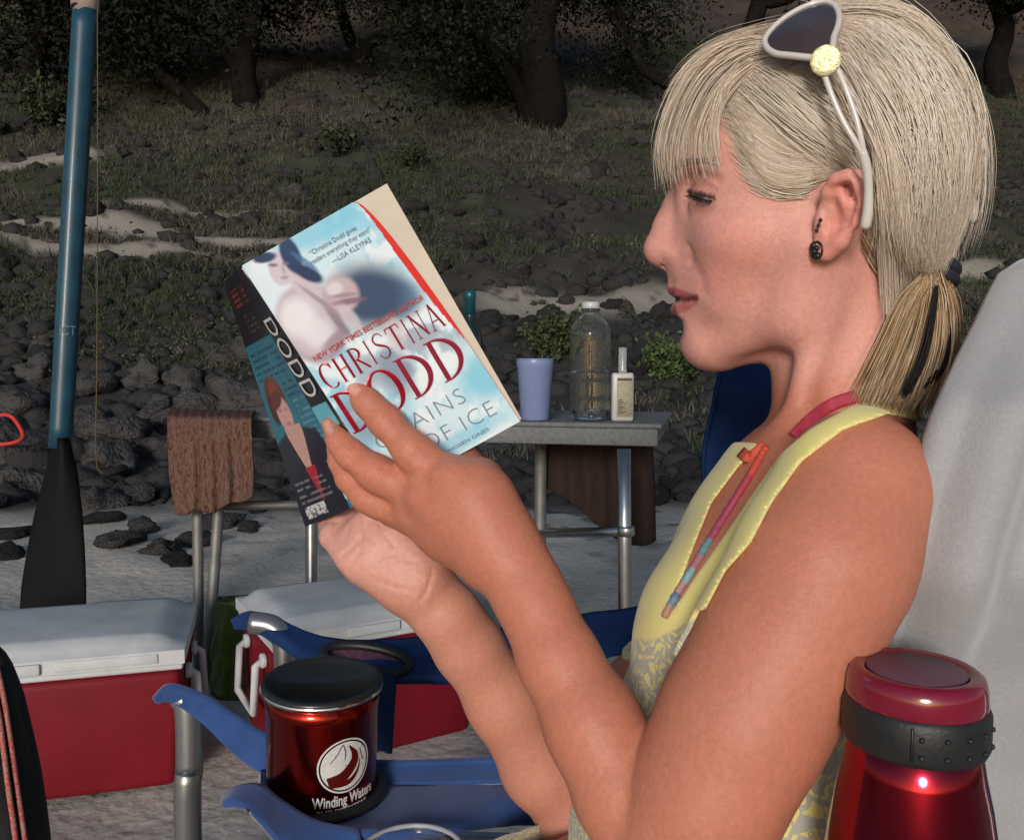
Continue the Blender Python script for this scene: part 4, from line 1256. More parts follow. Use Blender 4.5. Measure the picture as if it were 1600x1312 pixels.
V, Fc = pages(lambda u, v: cov(u, v, -.0006)); obj('page_block', V, Fc, m_paper, root, smooth=False)
# spine and back cover
dTL, dBL = P(350, 440, .60), P(478, 822, .648)
def back(s_, v, off=0.0):
    s_ = np.asarray(s_, float)[..., None]; v = np.asarray(v, float)[..., None]
    return (cTL * (1 - s_) + dTL * s_) * v + (cBL * (1 - s_) + dBL * s_) * (1 - v) + bb * off
bb = np.cross(dTL - cTL, cBL - cTL); bb /= np.linalg.norm(bb)
if bb @ ray(450, 600) > 0: bb = -bb
SP = .25
nu2, nv2 = 26, 150
s2 = np.linspace(0, SP, nu2)[None, :].repeat(nv2, 0); v2 = np.linspace(0, 1, nv2)[:, None].repeat(nu2, 1)
c = np.ones((nv2, nu2, 3)) * np.array([.006, .007, .016]); t2 = 1 - v2
lt = (t2 > .57) & (t2 < .665) & (s2 > .02)
c[lt] = (.14, .47, .58)
c[(t2 > .72)] = (.05, .26, .36)
V, Fc = sheet(back(s2, v2, .001))
sp = obj('spine', V, Fc, m_cover, root); col_attr(sp, c.reshape(-1, 3))
nu3, nv3 = 90, 200
s3 = np.linspace(SP, 1, nu3)[None, :].repeat(nv3, 0); v3 = np.linspace(0, 1, nv3)[:, None].repeat(nu3, 1)
x = (s3 - SP) / (1 - SP); t3 = 1 - v3              # x: 0 at spine, 1 at outer edge
U, T = x, t3
c = np.ones((nv3, nu3, 3)) * np.array([.022, .155, .225])
nz = fbm(x * 4, t3 * 6, 9, 3)[..., None]
c = c * (.75 + .5 * nz)
c[t3 < .255] = (.006, .004, .006)
rl = (np.sin(t3 * 300) > .2) & (t3 > .05) & (t3 < .13) & (x > .12) & (x < .88) & (fbm(x * 24, t3 * 10, 1, 2) > .38); c[rl] = (.24, .028, .018)
rl = (np.sin(t3 * 300) > .3) & (t3 > .15) & (t3 < .22) & (x > .2) & (x < .6) & (fbm(x * 24, t3 * 10, 6, 2) > .5); c[rl] = (.08, .04, .03)
tl = (np.sin(t3 * 260) > .35) & (t3 > .28) & (t3 < .50) & (x > .05) & (x < .93) & (fbm(x * 30, t3 * 30, 5, 2) > .42) & ~((x > .35) & (t3 > .40)); c[tl] = (.008, .05, .09)
tl = (np.sin(t3 * 260) > .3) & (t3 > .50) & (t3 < .72) & (x > .03) & (x < .30) & (fbm(x * 30, t3 * 30, 5, 2) > .45); c[tl] = (.10, .26, .34)
c = mixc(c, (.11, .026, .014), ell(.66, .475, .24, .085, 0, .25))
c = mixc(c, (.20, .05, .02), ell(.62, .45, .13, .05, 0, .8))
c = mixc(c, (.05, .012, .012), ell(.80, .52, .10, .06, 0, .3))
c = mixc(c, (.58, .33, .30), ell(.60, .545, .155, .075, 0, .25))
c = mixc(c, (.11, .026, .014), ell(.66, .485, .17, .032, .2, .4))
c = mixc(c, (.52, .28, .24), ell(.56, .64, .09, .05, 0, .3))
jac = sstep(0, .02, t3 - .60 - .55 * np.abs(x - .55) ** 1.6 * .25 - .05 * (np.abs(x - .55) < .1)) * (x > .08 + .45 * np.clip(.74 - t3, 0, 1)) 
c = mixc(c, (.016, .017, .030), jac)
vn = (np.abs(x - .55) < .17 * np.clip((.84 - t3) / .2, 0, 1)) & (t3 > .60) & (t3 < .84); c[vn] = (.54, .31, .27)
vr = (np.abs(x - .53) < .10 * np.clip((.93 - t3) / .16, 0, 1)) & (t3 > .775) & (t3 < .93); c[vr] = (.38, .02, .03)
c = mixc(c, (.40, .10, .11), ell(.585, .588, .055, .006, 0, .8) * .8)
c = mixc(c, (.26, .12, .11), ell(.66, .530, .04, .005, 0, 1.2) * .8); c = mixc(c, (.26, .12, .11), ell(.53, .532, .035, .005, 0, 1.2) * .8); c = mixc(c, (.46, .24, .21), ell(.60, .56, .02, .012, 0, 1.2) * .6)
st_ = (np.sin(t3 * 230) > .3) & (t3 > .81) & (t3 < .92) & (x > .35) & (x < .93) & (fbm(x * 20, t3 * 40, 3, 2) > .38); c[st_] = (.16, .15, .17)
wb = (t3 > .925) & (t3 < .975) & (x > .55) & (x < .90); c[wb] = (.55, .55, .55)
wb2 = wb & (fbm(x * 40, t3 * 90, 4, 2) > .58); c[wb2] = (.12, .12, .12)
bc = (t3 > .78) & (t3 < .955) & (x > .0) & (x < .22); c[bc] = (.60, .60, .60)
bars = bc & (t3 > .82) & (t3 < .94) & (x > .06) & (x < .18) & (np.sin(x * 330 + 2 * np.sin(x * 90)) > -.1); c[bars] = (.10, .10, .10)
c[(t3 > .955) & (x < .22)] = (.02, .20, .32)
V, Fc = sheet(back(s3, v3, .0006))
bcv = obj('back_cover', V, Fc, m_cover, root); col_attr(bcv, c.reshape(-1, 3))
bnb = bb
V, Fc = pages(lambda u, v: back(SP + (1 - SP) * u, v, -.0008), .009); obj('page_block', V, Fc, m_paper, root, smooth=False)
# lettering on the covers
def on_cover(V2, u0, t0, du, dv, off):
    """unit text box -> cover: V2 x in [-.5,.5] wide = du, y = dv"""
    return cov(u0 + V2[:, 0] * du, 1 - (t0 - V2[:, 1] * dv), off)
def cover_text(txt, u0, t0, wid, hei, m_, bold=0.0, nm='lettering', sp_=1.0, off=.0014, keepc=None):
    V, Fc = text_mesh(txt, 1.0, 0.0, 1.0, bold, sp_)
    lo, hi = V.min(0), V.max(0)
    V[:, 0] = (V[:, 0] - (lo[0] + hi[0]) / 2) / (hi[0] - lo[0]); V[:, 1] = (V[:, 1] - (lo[1] + hi[1]) / 2) / (hi[1] - lo[1])
    return obj(nm, on_cover(V, u0, t0, wid, hei, off), Fc, m_, fcov, smooth=False)
m_redfoil = mat('red_foil', (.50, .012, .035), rough=.25, metal=.55, noise=.35, nscale=110)
m_darkred = mat('maroon_ink', (.30, .018, .05), rough=.35, metal=.3)
m_thin = mat('slate_ink', (.20, .24, .29), rough=.5)
m_rink = mat('red_ink', (.45, .05, .04), rough=.5)
m_gink = mat('grey_blue_ink', (.13, .19, .25), rough=.5)
# serif capitals drawn as strokes with thick and thin parts
def glyph(ch):
    """list of (points, half widths) in a 1 x 1 box"""
    tk, tn, sf = .075, .028, .022
    def line(a, b, w): return ([a, b], [w, w])
    def ser(x, y, w=.13): return ([(x - w, y), (x + w, y)], [sf, sf])
    def ringp(cx, cy, rx, ry, a0, a1, thick, thin):
        ts = np.linspace(a0, a1, 26)
        return ([(cx + rx * math.cos(t), cy + ry * math.sin(t)) for t in ts], [thin + (thick - thin) * abs(math.cos(t)) ** 1.5 for t in ts])
    pi = math.pi
    if ch == 'I': return [line((.5, .02), (.5, .98), .10), ser(.5, .02, .24), ser(.5, .98, .24)]
    if ch == 'H': return [line((.2, .02), (.2, .98), tk), line((.8, .02), (.8, .98), tk), line((.2, .5), (.8, .5), tn)] + [ser(x, y) for x in (.2, .8) for y in (.02, .98)]
    if ch == 'N': return [line((.18, .02), (.18, .98), tn), line((.82, .02), (.82, .98), tn), line((.16, .97), (.84, .03), tk), ser(.18, .02), ser(.14, .98), ser(.82, .98)]
    if ch == 'A': return [line((.5, .99), (.12, .02), tn), line((.5, .99), (.86, .02), tk), line((.25, .34), (.74, .34), tn), ser(.12, .02), ser(.86, .02)]
    if ch == 'T': return [line((.5, .02), (.5, .97), tk), line((.06, .96), (.94, .96), tn), line((.07, .96), (.05, .78), tn), line((.93, .96), (.95, .78), tn), ser(.5, .02)]
    if ch == 'D': return [line((.2, .02), (.2, .98), tk), ringp(.2, .5, .68, .48, -pi / 2, pi / 2, .085, .026), ser(.14, .02, .10), ser(.14, .98, .10)]
    if ch == 'O': return [ringp(.5, .5, .42, .49, 0, 2 * pi, .085, .024)]
    if ch == 'C': return [ringp(.56, .5, .46, .49, .22 * pi, 1.74 * pi, .085, .024), line((.92, .95), (.90, .72), tn)]
    if ch == 'R': return [line((.2, .02), (.2, .98), tk), ringp(.2, .74, .52, .24, -pi / 2, pi / 2, .075, .026), line((.42, .5), (.92, .02), tk * .9), ser(.2, .02), ser(.14, .98, .10)]
    if ch == 'S':
        p = resample(np.array([(.86, .80), (.72, .95), (.45, .98), (.20, .85), (.22, .66), (.5, .52), (.80, .36), (.82, .16), (.56, .02), (.28, .05), (.12, .22)]), 34)
        return [([tuple(q) for q in p], list(.028 + .05 * np.exp(-((np.linspace(0, 1, 34) - .5) / .2) ** 2)))]
    return []
def serif_word(word, u0, u1, t0, t1, m_of, gap=.12, off=.0016):
    wd = {'I': .42, 'D': 1.0, 'O': 1.05, 'C': .95}
    ws = [wd.get(ch, .9) for ch in word]; tot = sum(ws) + gap * (len(word) - 1)
    x = u0; sc = (u1 - u0) / tot
    for i, ch in enumerate(word):
        mbw = MB()
        for pts, hw in glyph(ch):
            p = np.array(pts, float)
            if len(p) == 2: p = resample(p, 4); hw = [hw[0]] * 4
            Wd = ws[i] * sc
            q = np.c_[x + p[:, 0] * Wd, (t1 + (t0 - t1) * p[:, 1])]
            asp = .0974 / .172                      # make stroke widths true on the cover
            m2 = q * np.array([asp, 1]); Tn = np.gradient(m2, axis=0); Tn /= np.linalg.norm(Tn, axis=1)[:, None] + 1e-12
            Nn = np.stack([-Tn[:, 1], Tn[:, 0]], 1); w = np.array(hw)[:, None] * Wd * asp
            a = (m2 + Nn * w) / np.array([asp, 1]); b2 = (m2 - Nn * w) / np.array([asp, 1]); mid = (a + b2) / 2
            Gs = np.stack([cov(a[:, 0], 1 - a[:, 1], off), cov(mid[:, 0], 1 - mid[:, 1], off + .0005), cov(b2[:, 0], 1 - b2[:, 1], off)])
            mbw.add(*sheet(Gs))
        mbw.build('letter', m_of(i), fcov, smooth=True)
        x += (ws[i] + gap) * sc
serif_word('CHRISTINA', .035, .885, .435, .535, lambda i: m_redfoil if i < 4 else m_darkred)
serif_word('DODD', .01, .89, .555, .725, lambda i: m_redfoil if i < 2 else m_darkred, .06)
cover_text('NEW YORK TIMES BESTSELLING AUTHOR', .455, .405, .78, .021, m_rink, .012)
cover_text('CHAINS', .43, .795, .64, .062, m_thin, -.022, sp_=1.1)
cover_text('OF ICE', .62, .895, .52, .062, m_thin, -.022, sp_=1.1)
cover_text('THE CHOSEN ONES', .56, .963, .44, .014, m_gink)
cover_text('“Christina Dodd gives', .545, .080, .32, .022, m_gink)
cover_text('readers everything they want!”', .57, .108, .42, .022, m_gink)
cover_text('—LISA KLEYPAS', .61, .138, .27, .018, m_gink)
m_white_ink = mat('white_ink', (.62, .62, .58), rough=.5)
V, Fc = text_mesh('DODD', 1.0, 0, 1.0, .0); lo, hi = V.min(0), V.max(0)
V[:, 0] = (V[:, 0] - lo[0]) / (hi[0] - lo[0]); V[:, 1] = (V[:, 1] - lo[1]) / (hi[1] - lo[1])
obj('lettering', back(SP * (1.0 - V[:, 1] * .80) - .03, 1 - (.20 + .33 * V[:, 0]), .0018), Fc, m_white_ink, sp, smooth=False)
# ------------------------------------------------------------------ the reader: one continuous body from blended volumes
H = 0.0017                                  # lattice step of the body
LO = np.array([-.150, -.385, .335]); HI = np.array([.335, .300, .820])
class Field:
    def __init__(s, lo, hi, h):
        s.lo = np.array(lo); s.h = h
        s.n = np.ceil((np.array(hi) - s.lo) / h).astype(int) + 1
        s.F = np.full(s.n, 1.0, dtype=np.float32)
    def box(s, lo, hi):
        a = np.maximum(np.floor((lo - s.lo) / s.h).astype(int), 0); b = np.minimum(np.ceil((hi - s.lo) / s.h).astype(int) + 1, s.n)
        if (b <= a).any(): return None
        g = [(s.lo[i] + s.h * np.arange(a[i], b[i])).astype(np.float32) for i in range(3)]
        return tuple(slice(a[i], b[i]) for i in range(3)), g[0][:, None, None], g[1][None, :, None], g[2][None, None, :]
    def smin(s, sl, d, k):
        A = s.F[sl]
        if k <= 0: s.F[sl] = np.minimum(A, d); return
        h = np.maximum(k - np.abs(A - d), 0) / k
        s.F[sl] = np.minimum(A, d) - h * h * k * .25
    def smax(s, sl, d, k):                  # carve: d > 0 stays
        A = s.F[sl]
        h = np.maximum(k - np.abs(A - d), 0) / k
        s.F[sl] = np.maximum(A, d) + h * h * k * .25
    def cone(s, a, b, r1, r2, k=.01, sub=False):
        a = np.array(a, float); b = np.array(b, float)
        R = max(r1, r2) + k + .006
        q = s.box(np.minimum(a, b) - R, np.maximum(a, b) + R)
        if q is None: return
        sl, X, Y, Z = q
        ba = b - a; l2 = float(ba @ ba); rr = r1 - r2; a2 = max(l2 - rr * rr, 1e-12); il2 = 1 / max(l2, 1e-12)
        px_, py_, pz_ = X - a[0], Y - a[1], Z - a[2]
        y = px_ * ba[0] + py_ * ba[1] + pz_ * ba[2]
        z = y - l2
        vx, vy, vz = px_ * l2 - ba[0] * y, py_ * l2 - ba[1] * y, pz_ * l2 - ba[2] * y
        x2 = vx * vx + vy * vy + vz * vz
        y2 = y * y * l2; z2 = z * z * l2
        kk = np.sign(rr) * rr * rr * x2
        d = (np.sqrt(x2 * a2 * il2) + y * rr) * il2 - r1
        c1 = np.sign(z) * a2 * z2 > kk; c2 = np.sign(y) * a2 * y2 < kk
        d = np.where(c1, np.sqrt(x2 + z2) * il2 - r2, np.where(c2, np.sqrt(x2 + y2) * il2 - r1, d)).astype(np.float32)
        if sub: s.smax(sl, -d, k)
        else: s.smin(sl, d, k)
    def chain(s, pts, k=.008, kin=.004, sub=False):
        for p, q in zip(pts[:-1], pts[1:]): s.cone(p[0], q[0], p[1], q[1], k, sub)
    def ball(s, c, r, k=.01, sub=False):
        c = np.array(c, float); R = r + k + .006
        q = s.box(c - R, c + R)
        if q is None: return
        sl, X, Y, Z = q
        d = (np.sqrt((X - c[0]) ** 2 + (Y - c[1]) ** 2 + (Z - c[2]) ** 2) - r).astype(np.float32)
        if sub: s.smax(sl, -d, k)
        else: s.smin(sl, d, k)
    def ellip(s, c, r, ax=None, k=.01, sub=False):
        c = np.array(c, float); r = np.array(r, float)
        ax = np.eye(3) if ax is None else np.array(ax, float)
        R = np.sqrt(((ax * r[:, None]) ** 2).sum(0)) + k + .012
        q = s.box(c - R, c + R)
        if q is None: return
        sl, X, Y, Z = q
        x, y, z = X - c[0], Y - c[1], Z - c[2]
        u = [x * ax[i][0] + y * ax[i][1] + z * ax[i][2] for i in range(3)]
        k0 = np.sqrt(sum((u[i] / r[i]) ** 2 for i in range(3))); k1 = np.sqrt(sum((u[i] / r[i] ** 2) ** 2 for i in range(3))) + 1e-9
        d = (k0 * (k0 - 1) / k1).astype(np.float32)
        if sub: s.smax(sl, -d, k)
        else: s.smin(sl, d, k)
    def mesh(s, smooth=2):
        F = s.F; S = F < 0; n = s.n
        mix = np.zeros(n - 1, dtype=np.uint8)
        for i in (0, 1):
            for j in (0, 1):
                for k in (0, 1):
                    mix += S[i:n[0] - 1 + i, j:n[1] - 1 + j, k:n[2] - 1 + k]
        act = (mix > 0) & (mix < 8)
        ci = np.argwhere(act)
        idx = np.full(n - 1, -1, dtype=np.int32); idx[act] = np.arange(len(ci))
        V = np.zeros((len(ci), 3)); W = np.zeros(len(ci))
        cor = [(i, j, k) for i in (0, 1) for j in (0, 1) for k in (0, 1)]
        val = {c: F[ci[:, 0] + c[0], ci[:, 1] + c[1], ci[:, 2] + c[2]] for c in cor}
        for c in cor:
            for a in range(3):
                if c[a] == 0:
                    c2 = list(c); c2[a] = 1; c2 = tuple(c2)
                    f0, f1 = val[c], val[c2]
                    x = (f0 < 0) != (f1 < 0)
                    t = np.where(x, f0 / np.where(x, f0 - f1, 1), 0)
                    p = np.tile(np.array(c, float), (len(ci), 1)); p[:, a] += t
                    V += p * x[:, None]; W += x
        V = V / W[:, None] + ci
        Q = []
        for a in range(3):
            b, c = (a + 1) % 3, (a + 2) % 3
            sa = [slice(None)] * 3; sb = [slice(None)] * 3
            sa[a] = slice(0, -1); sb[a] = slice(1, None)
            A, B = S[tuple(sa)], S[tuple(sb)]
            e = np.argwhere(A != B)
            ok = (e[:, b] > 0) & (e[:, c] > 0) & (e[:, b] < n[b] - 1) & (e[:, c] < n[c] - 1)
            e = e[ok]; inside = A[tuple(e.T)]
            def cell(db, dc):
                q = e.copy(); q[:, b] += db; q[:, c] += dc
                return idx[tuple(q.T)]
            q = np.stack([cell(-1, -1), cell(0, -1), cell(0, 0), cell(-1, 0)], 1)
            q[~inside] = q[~inside][:, ::-1]
            Q.append(q)
        Q = np.concatenate(Q)
        for _ in range(smooth):              # light relaxation
            acc = np.zeros_like(V); cnt = np.zeros(len(V))
            for j in range(4):
                np.add.at(acc, Q[:, j], V[Q[:, (j + 1) % 4]] + V[Q[:, (j + 3) % 4]]); np.add.at(cnt, Q[:, j], 2)
            V = V * .5 + acc / np.maximum(cnt, 1)[:, None] * .5
        return s.lo + V * s.h, Q

# head frame: the view through its centre is an exact profile
HD = .575
hl = C(1270, 330, 1.0); hl /= np.linalg.norm(hl)
H0 = C(1270, 330, HD) @ hl
hu = np.array([1.0, 0, 0]) - hl * hl[0]; hu /= np.linalg.norm(hu)
hv = np.cross(hl, hu); hv *= np.sign(hv[1])
HAX = np.array([hu, hv, hl])
def Hd(px, py, t=0.0):
    r_ = C(px, py, 1.0)
    return r_ * ((H0 + t) / (r_ @ hl))
PXH = HD / F_PX * 1.03                      # metres per photograph pixel at the head
def hp(px, py, t, r): return (Hd(px, py, t), r * PXH)
def two(fn):
    for s_ in (-1, 1): fn(s_)

def rp(px, py, d, r): return (C(px, py, d), r * d / F_PX)
T = Field(LO, HI, H)                        # torso only (also the base of the clothes)
tdir = C(1130, 1420, .56) - C(1285, 700, .585); tdir /= np.linalg.norm(tdir)
tlat = np.array([.25, 0, 1.0]); tlat -= tdir * (tlat @ tdir); tlat /= np.linalg.norm(tlat)
tfr = np.cross(tdir, tlat)
TAX = np.array([tfr, tdir, tlat])
T.ellip(C(1222, 962, .585), (.080, .145, .122), TAX, .02)
T.ellip(C(1300, 838, .585), (.050, .075, .13), TAX, .016)
T.ellip(C(1165, 1200, .575), (.078, .15, .115), TAX, .05)
T.ellip(C(1140, 1390, .56), (.105, .11, .155), TAX, .06)
T.ellip(C(1122, 992, .530), (.046, .054, .048), TAX, .028)
T.ellip(C(1122, 985, .640), (.046, .054, .048), TAX, .028)
T.cone(*[x for p in (rp(1342, 745, .455, 80), rp(1322, 745, .58, 90)) for x in (p[0],)], 78 * .455 / F_PX, 66 * .58 / F_PX, .016)
T.cone(C(1295, 770, .72), C(1322, 745, .58), 60 * .7 / F_PX, 66 * .58 / F_PX, .016)
TF = T.F.copy()
B = T                                       # the body goes on from the torso
# neck
B.cone(Hd(1316, 440), Hd(1308, 640), 90 * PXH, 96 * PXH, .014)
B.cone(Hd(1312, 570), C(1335, 715, .59), 92 * PXH, .040, .016)
B.cone(Hd(1300, 430, -.040), C(1226, 705, .560), .009, .006, .020)      # neck muscle
B.cone(C(1238, 722, .56), C(1330, 705, .455), .007, .012, .014)         # collar bone
# near arm
B.chain([rp(1338, 772, .455, 116), rp(1289, 880, .442, 117), rp(1222, 1010, .436, 118), rp(1156, 1130, .432, 116)], .022)
B.chain([rp(1156, 1130, .432, 116), rp(1098, 1250, .432, 106), rp(1052, 1350, .436, 92)], .02)
B.cone(*[p for p in (C(1070, 1400, .437), C(1052, 1345, .436))], .020, 92 * .436 / F_PX, .02)
B.chain([rp(1050, 1345, .440, 96), rp(977, 1235, .452, 82), rp(926, 1130, .465, 71)], .004)
B.chain([rp(926, 1130, .465, 71), rp(873, 1030, .480, 59), rp(838, 950, .492, 52), rp(812, 900, .500, 50)], .012)
# near hand
B.chain([rp(812, 902, .502, 50), rp(770, 840, .508, 53), rp(725, 790, .514, 52)], .014)
B.chain([rp(790, 860, .508, 46), rp(745, 780, .512, 50), rp(706, 752, .517, 38)], .014)
B.chain([rp(770, 860, .510, 46), rp(715, 810, .519, 46), rp(662, 778, .526, 36)], .014)
B.chain([rp(760, 870, .515, 42), rp(700, 830, .527, 40), rp(644, 803, .537, 31)], .012)
B.chain([rp(706, 752, .517, 34), rp(655, 714, .520, 29), rp(640, 700, .520, 26.5), rp(601, 657, .5245, 24.5), rp(575, 630, .5275, 21), rp(553, 606, .529, 15.5)], .006)   # index
B.chain([rp(662, 778, .526, 33), rp(600, 746, .531, 27), rp(584, 737, .532, 27), rp(547, 709, .536, 22.5), rp(531, 689, .539, 19), rp(515, 664, .544, 13.5)], .005)       # middle
B.chain([rp(644, 803, .537, 30), rp(592, 785, .543, 25), rp(574, 775, .544, 25), rp(545, 747, .547, 20), rp(531, 721, .552, 17), rp(522, 700, .557, 12.5)], .004)           # ring
B.chain([rp(660, 822, .548, 26), rp(612, 800, .560, 21), rp(575, 775, .566, 18), rp(552, 745, .570, 14)], .004)                                                           # little
B.chain([rp(790, 830, .522, 34), rp(752, 752, .545, 30), rp(722, 725, .566, 25), rp(690, 672, .580, 21), rp(665, 630, .586, 17)], .012)                                       # thumb, inside the book
for a, b_ in (((705, 752, .504), (775, 830, .496)), ((662, 776, .513), (745, 840, .499))):                                                                                  # tendons
    B.cone(C(*a), C(*b_), .0035, .0025, .012)
for q, r_ in (((704, 748, .506), .0085), ((660, 774, .516), .0080), ((642, 800, .528), .0070)): B.ball(C(*q), r_, .008)      # knuckles
# far arm and hand
B.chain([rp(1262, 800, .72, 78), rp(1130, 970, .71, 80), rp(1010, 1120, .695, 80), rp(905, 1262, .668, 66)], .03)
B.chain([rp(896, 1268, .664, 54), rp(846, 1198, .650, 59), rp(788, 1095, .632, 56), rp(730, 1008, .618, 50), rp(698, 962, .610, 47)], .012)
B.chain([rp(700, 960, .610, 47), rp(640, 903, .610, 52), rp(588, 862, .612, 46), rp(562, 846, .614, 34)], .012)
B.chain([rp(655, 896, .610, 44), rp(612, 848, .612, 40), rp(590, 812, .614, 32)], .012)
B.cone(C(652, 922, .598), C(562, 884, .600), .0125, .0105, .012)                   # heel of the hand
B.cone(C(664, 902, .598), C(622, 838, .600), .0115, .0105, .010)
B.ball(C(600, 868, .607), .018, .012)
for (x0, y0, x1, y1, x2, y2, r0, dd) in ((536, 866, 521, 838, 512, 770, 22, .0), (556, 850, 536, 824, 524, 745, 24, .018), (580, 835, 560, 800, 545, 725, 24, .034), (604, 826, 585, 785, 570, 705, 22, .05)):
    B.chain([rp(x0 + 8, y0 + 4, .602 + dd * .4, r0), rp(x1, y1, .622 + dd * .5, r0 * .93), rp(x2, y2 + 30, .672 + dd * .3, r0 * .8), rp(x2, y2 - 40, .688 + dd * .2, r0 * .66)], .004)
B.chain([rp(640, 880, .61, 34), rp(640, 810, .625, 26), rp(625, 760, .632, 22), rp(610, 725, .632, 17)], .010)     # thumb
# ---- head
B.ellip(Hd(1286, 214), (186 * PXH, 164 * PXH, .070), HAX, .02)
B.ellip(Hd(1195, 345), (128 * PXH, 165 * PXH, .060), HAX, .03)
two(lambda s_: B.cone(*[v for v in (Hd(1112, 225, .022 * s_), Hd(1114, 265, .024 * s_))], 50 * PXH, 46 * PXH, .02))
B.cone(Hd(1106, 532), Hd(1106, 528), 42.5 * PXH, 42 * PXH, .016)
two(lambda s_: B.cone(Hd(1118, 530, .010 * s_), Hd(1242, 486, .042 * s_), 42 * PXH, 34 * PXH, .014))
two(lambda s_: B.cone(Hd(1242, 486, .042 * s_), Hd(1262, 385, .054 * s_), 34 * PXH, 36 * PXH, .02))
B.ellip(Hd(1108, 455), (54 * PXH, 58 * PXH, .030), HAX, .018)
B.cone(Hd(1140, 534), Hd(1250, 520), 36 * PXH, 40 * PXH, .012)
two(lambda s_: B.ellip(Hd(1165, 372, .040 * s_), (50 * PXH, 40 * PXH, .021), HAX, .02))          # cheek
two(lambda s_: B.ellip(Hd(1152, 450, .030 * s_), (44 * PXH, 46 * PXH, .016), HAX, .02))
two(lambda s_: B.cone(Hd(1080, 262, .008 * s_), Hd(1112, 256, .036 * s_), 17 * PXH, 15 * PXH, .016))   # brow
two(lambda s_: B.ellip(Hd(1072, 298, .040 * s_), (22 * PXH, 22 * PXH, .012), HAX, .016, sub=True))    # eye socket
two(lambda s_: B.ball(Hd(1108, 303, .0335 * s_), 27 * PXH, .008))                                     # closed lid over the eyeball
two(lambda s_: B.chain([hp(1077, 303, .027 * s_, 2.4), hp(1092, 310, .0395 * s_, 2.6), hp(1112, 311, .045 * s_, 2.2)], .003, sub=True))
two(lambda s_: B.chain([hp(1092, 322, .036 * s_, 5), hp(1112, 326, .042 * s_, 4)], .010))
B.chain([hp(1071, 290, 0, 12), hp(1058, 320, 0, 13), hp(1043, 352, 0, 15), hp(1029, 384, 0, 17)], .008)   # nose
B.ball(Hd(1027, 391), 18.5 * PXH, .005)
B.cone(Hd(1080, 318), Hd(1064, 388), 20 * PXH, 31 * PXH, .022)
two(lambda s_: B.ellip(Hd(1057, 396, .0125 * s_), (20 * PXH, 13 * PXH, .0062), HAX, .004))
two(lambda s_: B.ball(Hd(1040, 411, .0062 * s_), 5.5 * PXH, .003, sub=True))
B.cone(Hd(1036, 405), Hd(1062, 416), 7 * PXH, 9 * PXH, .005)
B.chain([hp(1062, 422, 0, 13), hp(1058, 446, 0, 11)], .008)
two(lambda s_: B.chain([hp(1055, 452, .003 * s_, 9), hp(1066, 457, .015 * s_, 8), hp(1085, 465, .026 * s_, 5)], .005))
two(lambda s_: B.chain([hp(1058, 486, .002 * s_, 10), hp(1068, 484, .015 * s_, 9), hp(1086, 470, .026 * s_, 5)], .005))
two(lambda s_: B.chain([hp(1042, 469, .0, 5.0), hp(1066, 468, .016 * s_, 4.0), hp(1084, 467, .029 * s_, 2.0)], .003, sub=True))
B.ellip(Hd(1052, 510), (12 * PXH, 9 * PXH, .016), HAX, .012, sub=True)
# ears
def ear(s_):
    e1 = hu * .30 + hv * .954; e2 = np.cross(hl, e1); e2 /= np.linalg.norm(e2)
    B.ellip(Hd(1313, 332, .0745 * s_), (.0125, .0265, .0042), np.array([e2, e1, hl]), .005)
    B.chain([hp(1288, 332, .074 * s_, 6), hp(1292, 300, .079 * s_, 7.5), hp(1306, 280, .083 * s_, 8), hp(1325, 275, .085 * s_, 8.5), hp(1340, 291, .086 * s_, 8.5), hp(1343, 318, .0855 * s_, 8), hp(1333, 348, .083 * s_, 7.5), hp(1314, 376, .0795 * s_, 8)], .003)
    B.chain([hp(1312, 378, .079 * s_, 10), hp(1291, 394, .075 * s_, 11)], .006)
    B.chain([hp(1312, 300, .081 * s_, 6), hp(1322, 322, .0815 * s_, 7), hp(1314, 352, .080 * s_, 7), hp(1296, 368, .077 * s_, 6)], .004)
    B.chain([hp(1284, 340, .075 * s_, 8), hp(1287, 358, .075 * s_, 7)], .004)
    B.chain([hp(1303, 334, .0845 * s_, 11), hp(1304, 348, .0835 * s_, 11), hp(1298, 360, .083 * s_, 8)], .003, sub=True)
    B.chain([hp(1304, 298, .0845 * s_, 5), hp(1324, 292, .0865 * s_, 5), hp(1332, 316, .0868 * s_, 5), hp(1324, 350, .084 * s_, 4)], .0025, sub=True)
two(ear)
bv, bq = B.mesh(1)
BF = B.F
# fine creases: press the surface in along short lines (given as they show in the photograph, on the near-facing skin)
def vnormals(V, Q):
    fn = np.cross(V[Q[:, 2]] - V[Q[:, 0]], V[Q[:, 3]] - V[Q[:, 1]]); n_ = np.zeros_like(V)
    for j in range(4): np.add.at(n_, Q[:, j], fn)
    return n_ / (np.linalg.norm(n_, axis=1)[:, None] + 1e-12)
bn_v = vnormals(bv, bq)
sgn = (bv @ hl) - H0
mv = np.where((sgn > 0)[:, None], bv - 2 * sgn[:, None] * hl, bv)          # far half of the head folded on the near half
fpx, fpy = cpix(mv)
hx_, hy_ = cpix(bv)
is_head = (fpy < 600) & (fpx > 1000) & (bv[:, 1] > .02)
facing = (bn_v * bv).sum(1) < 0
def pdist(px, py, pts):
    d = np.full(len(px), 1e9)
    for (x0, y0), (x1, y1) in zip(pts[:-1], pts[1:]):
        ex, ey = x1 - x0, y1 - y0; t = np.clip(((px - x0) * ex + (py - y0) * ey) / (ex * ex + ey * ey + 1e-9), 0, 1)
        d = np.minimum(d, np.hypot(px - x0 - ex * t, py - y0 - ey * t))
    return d
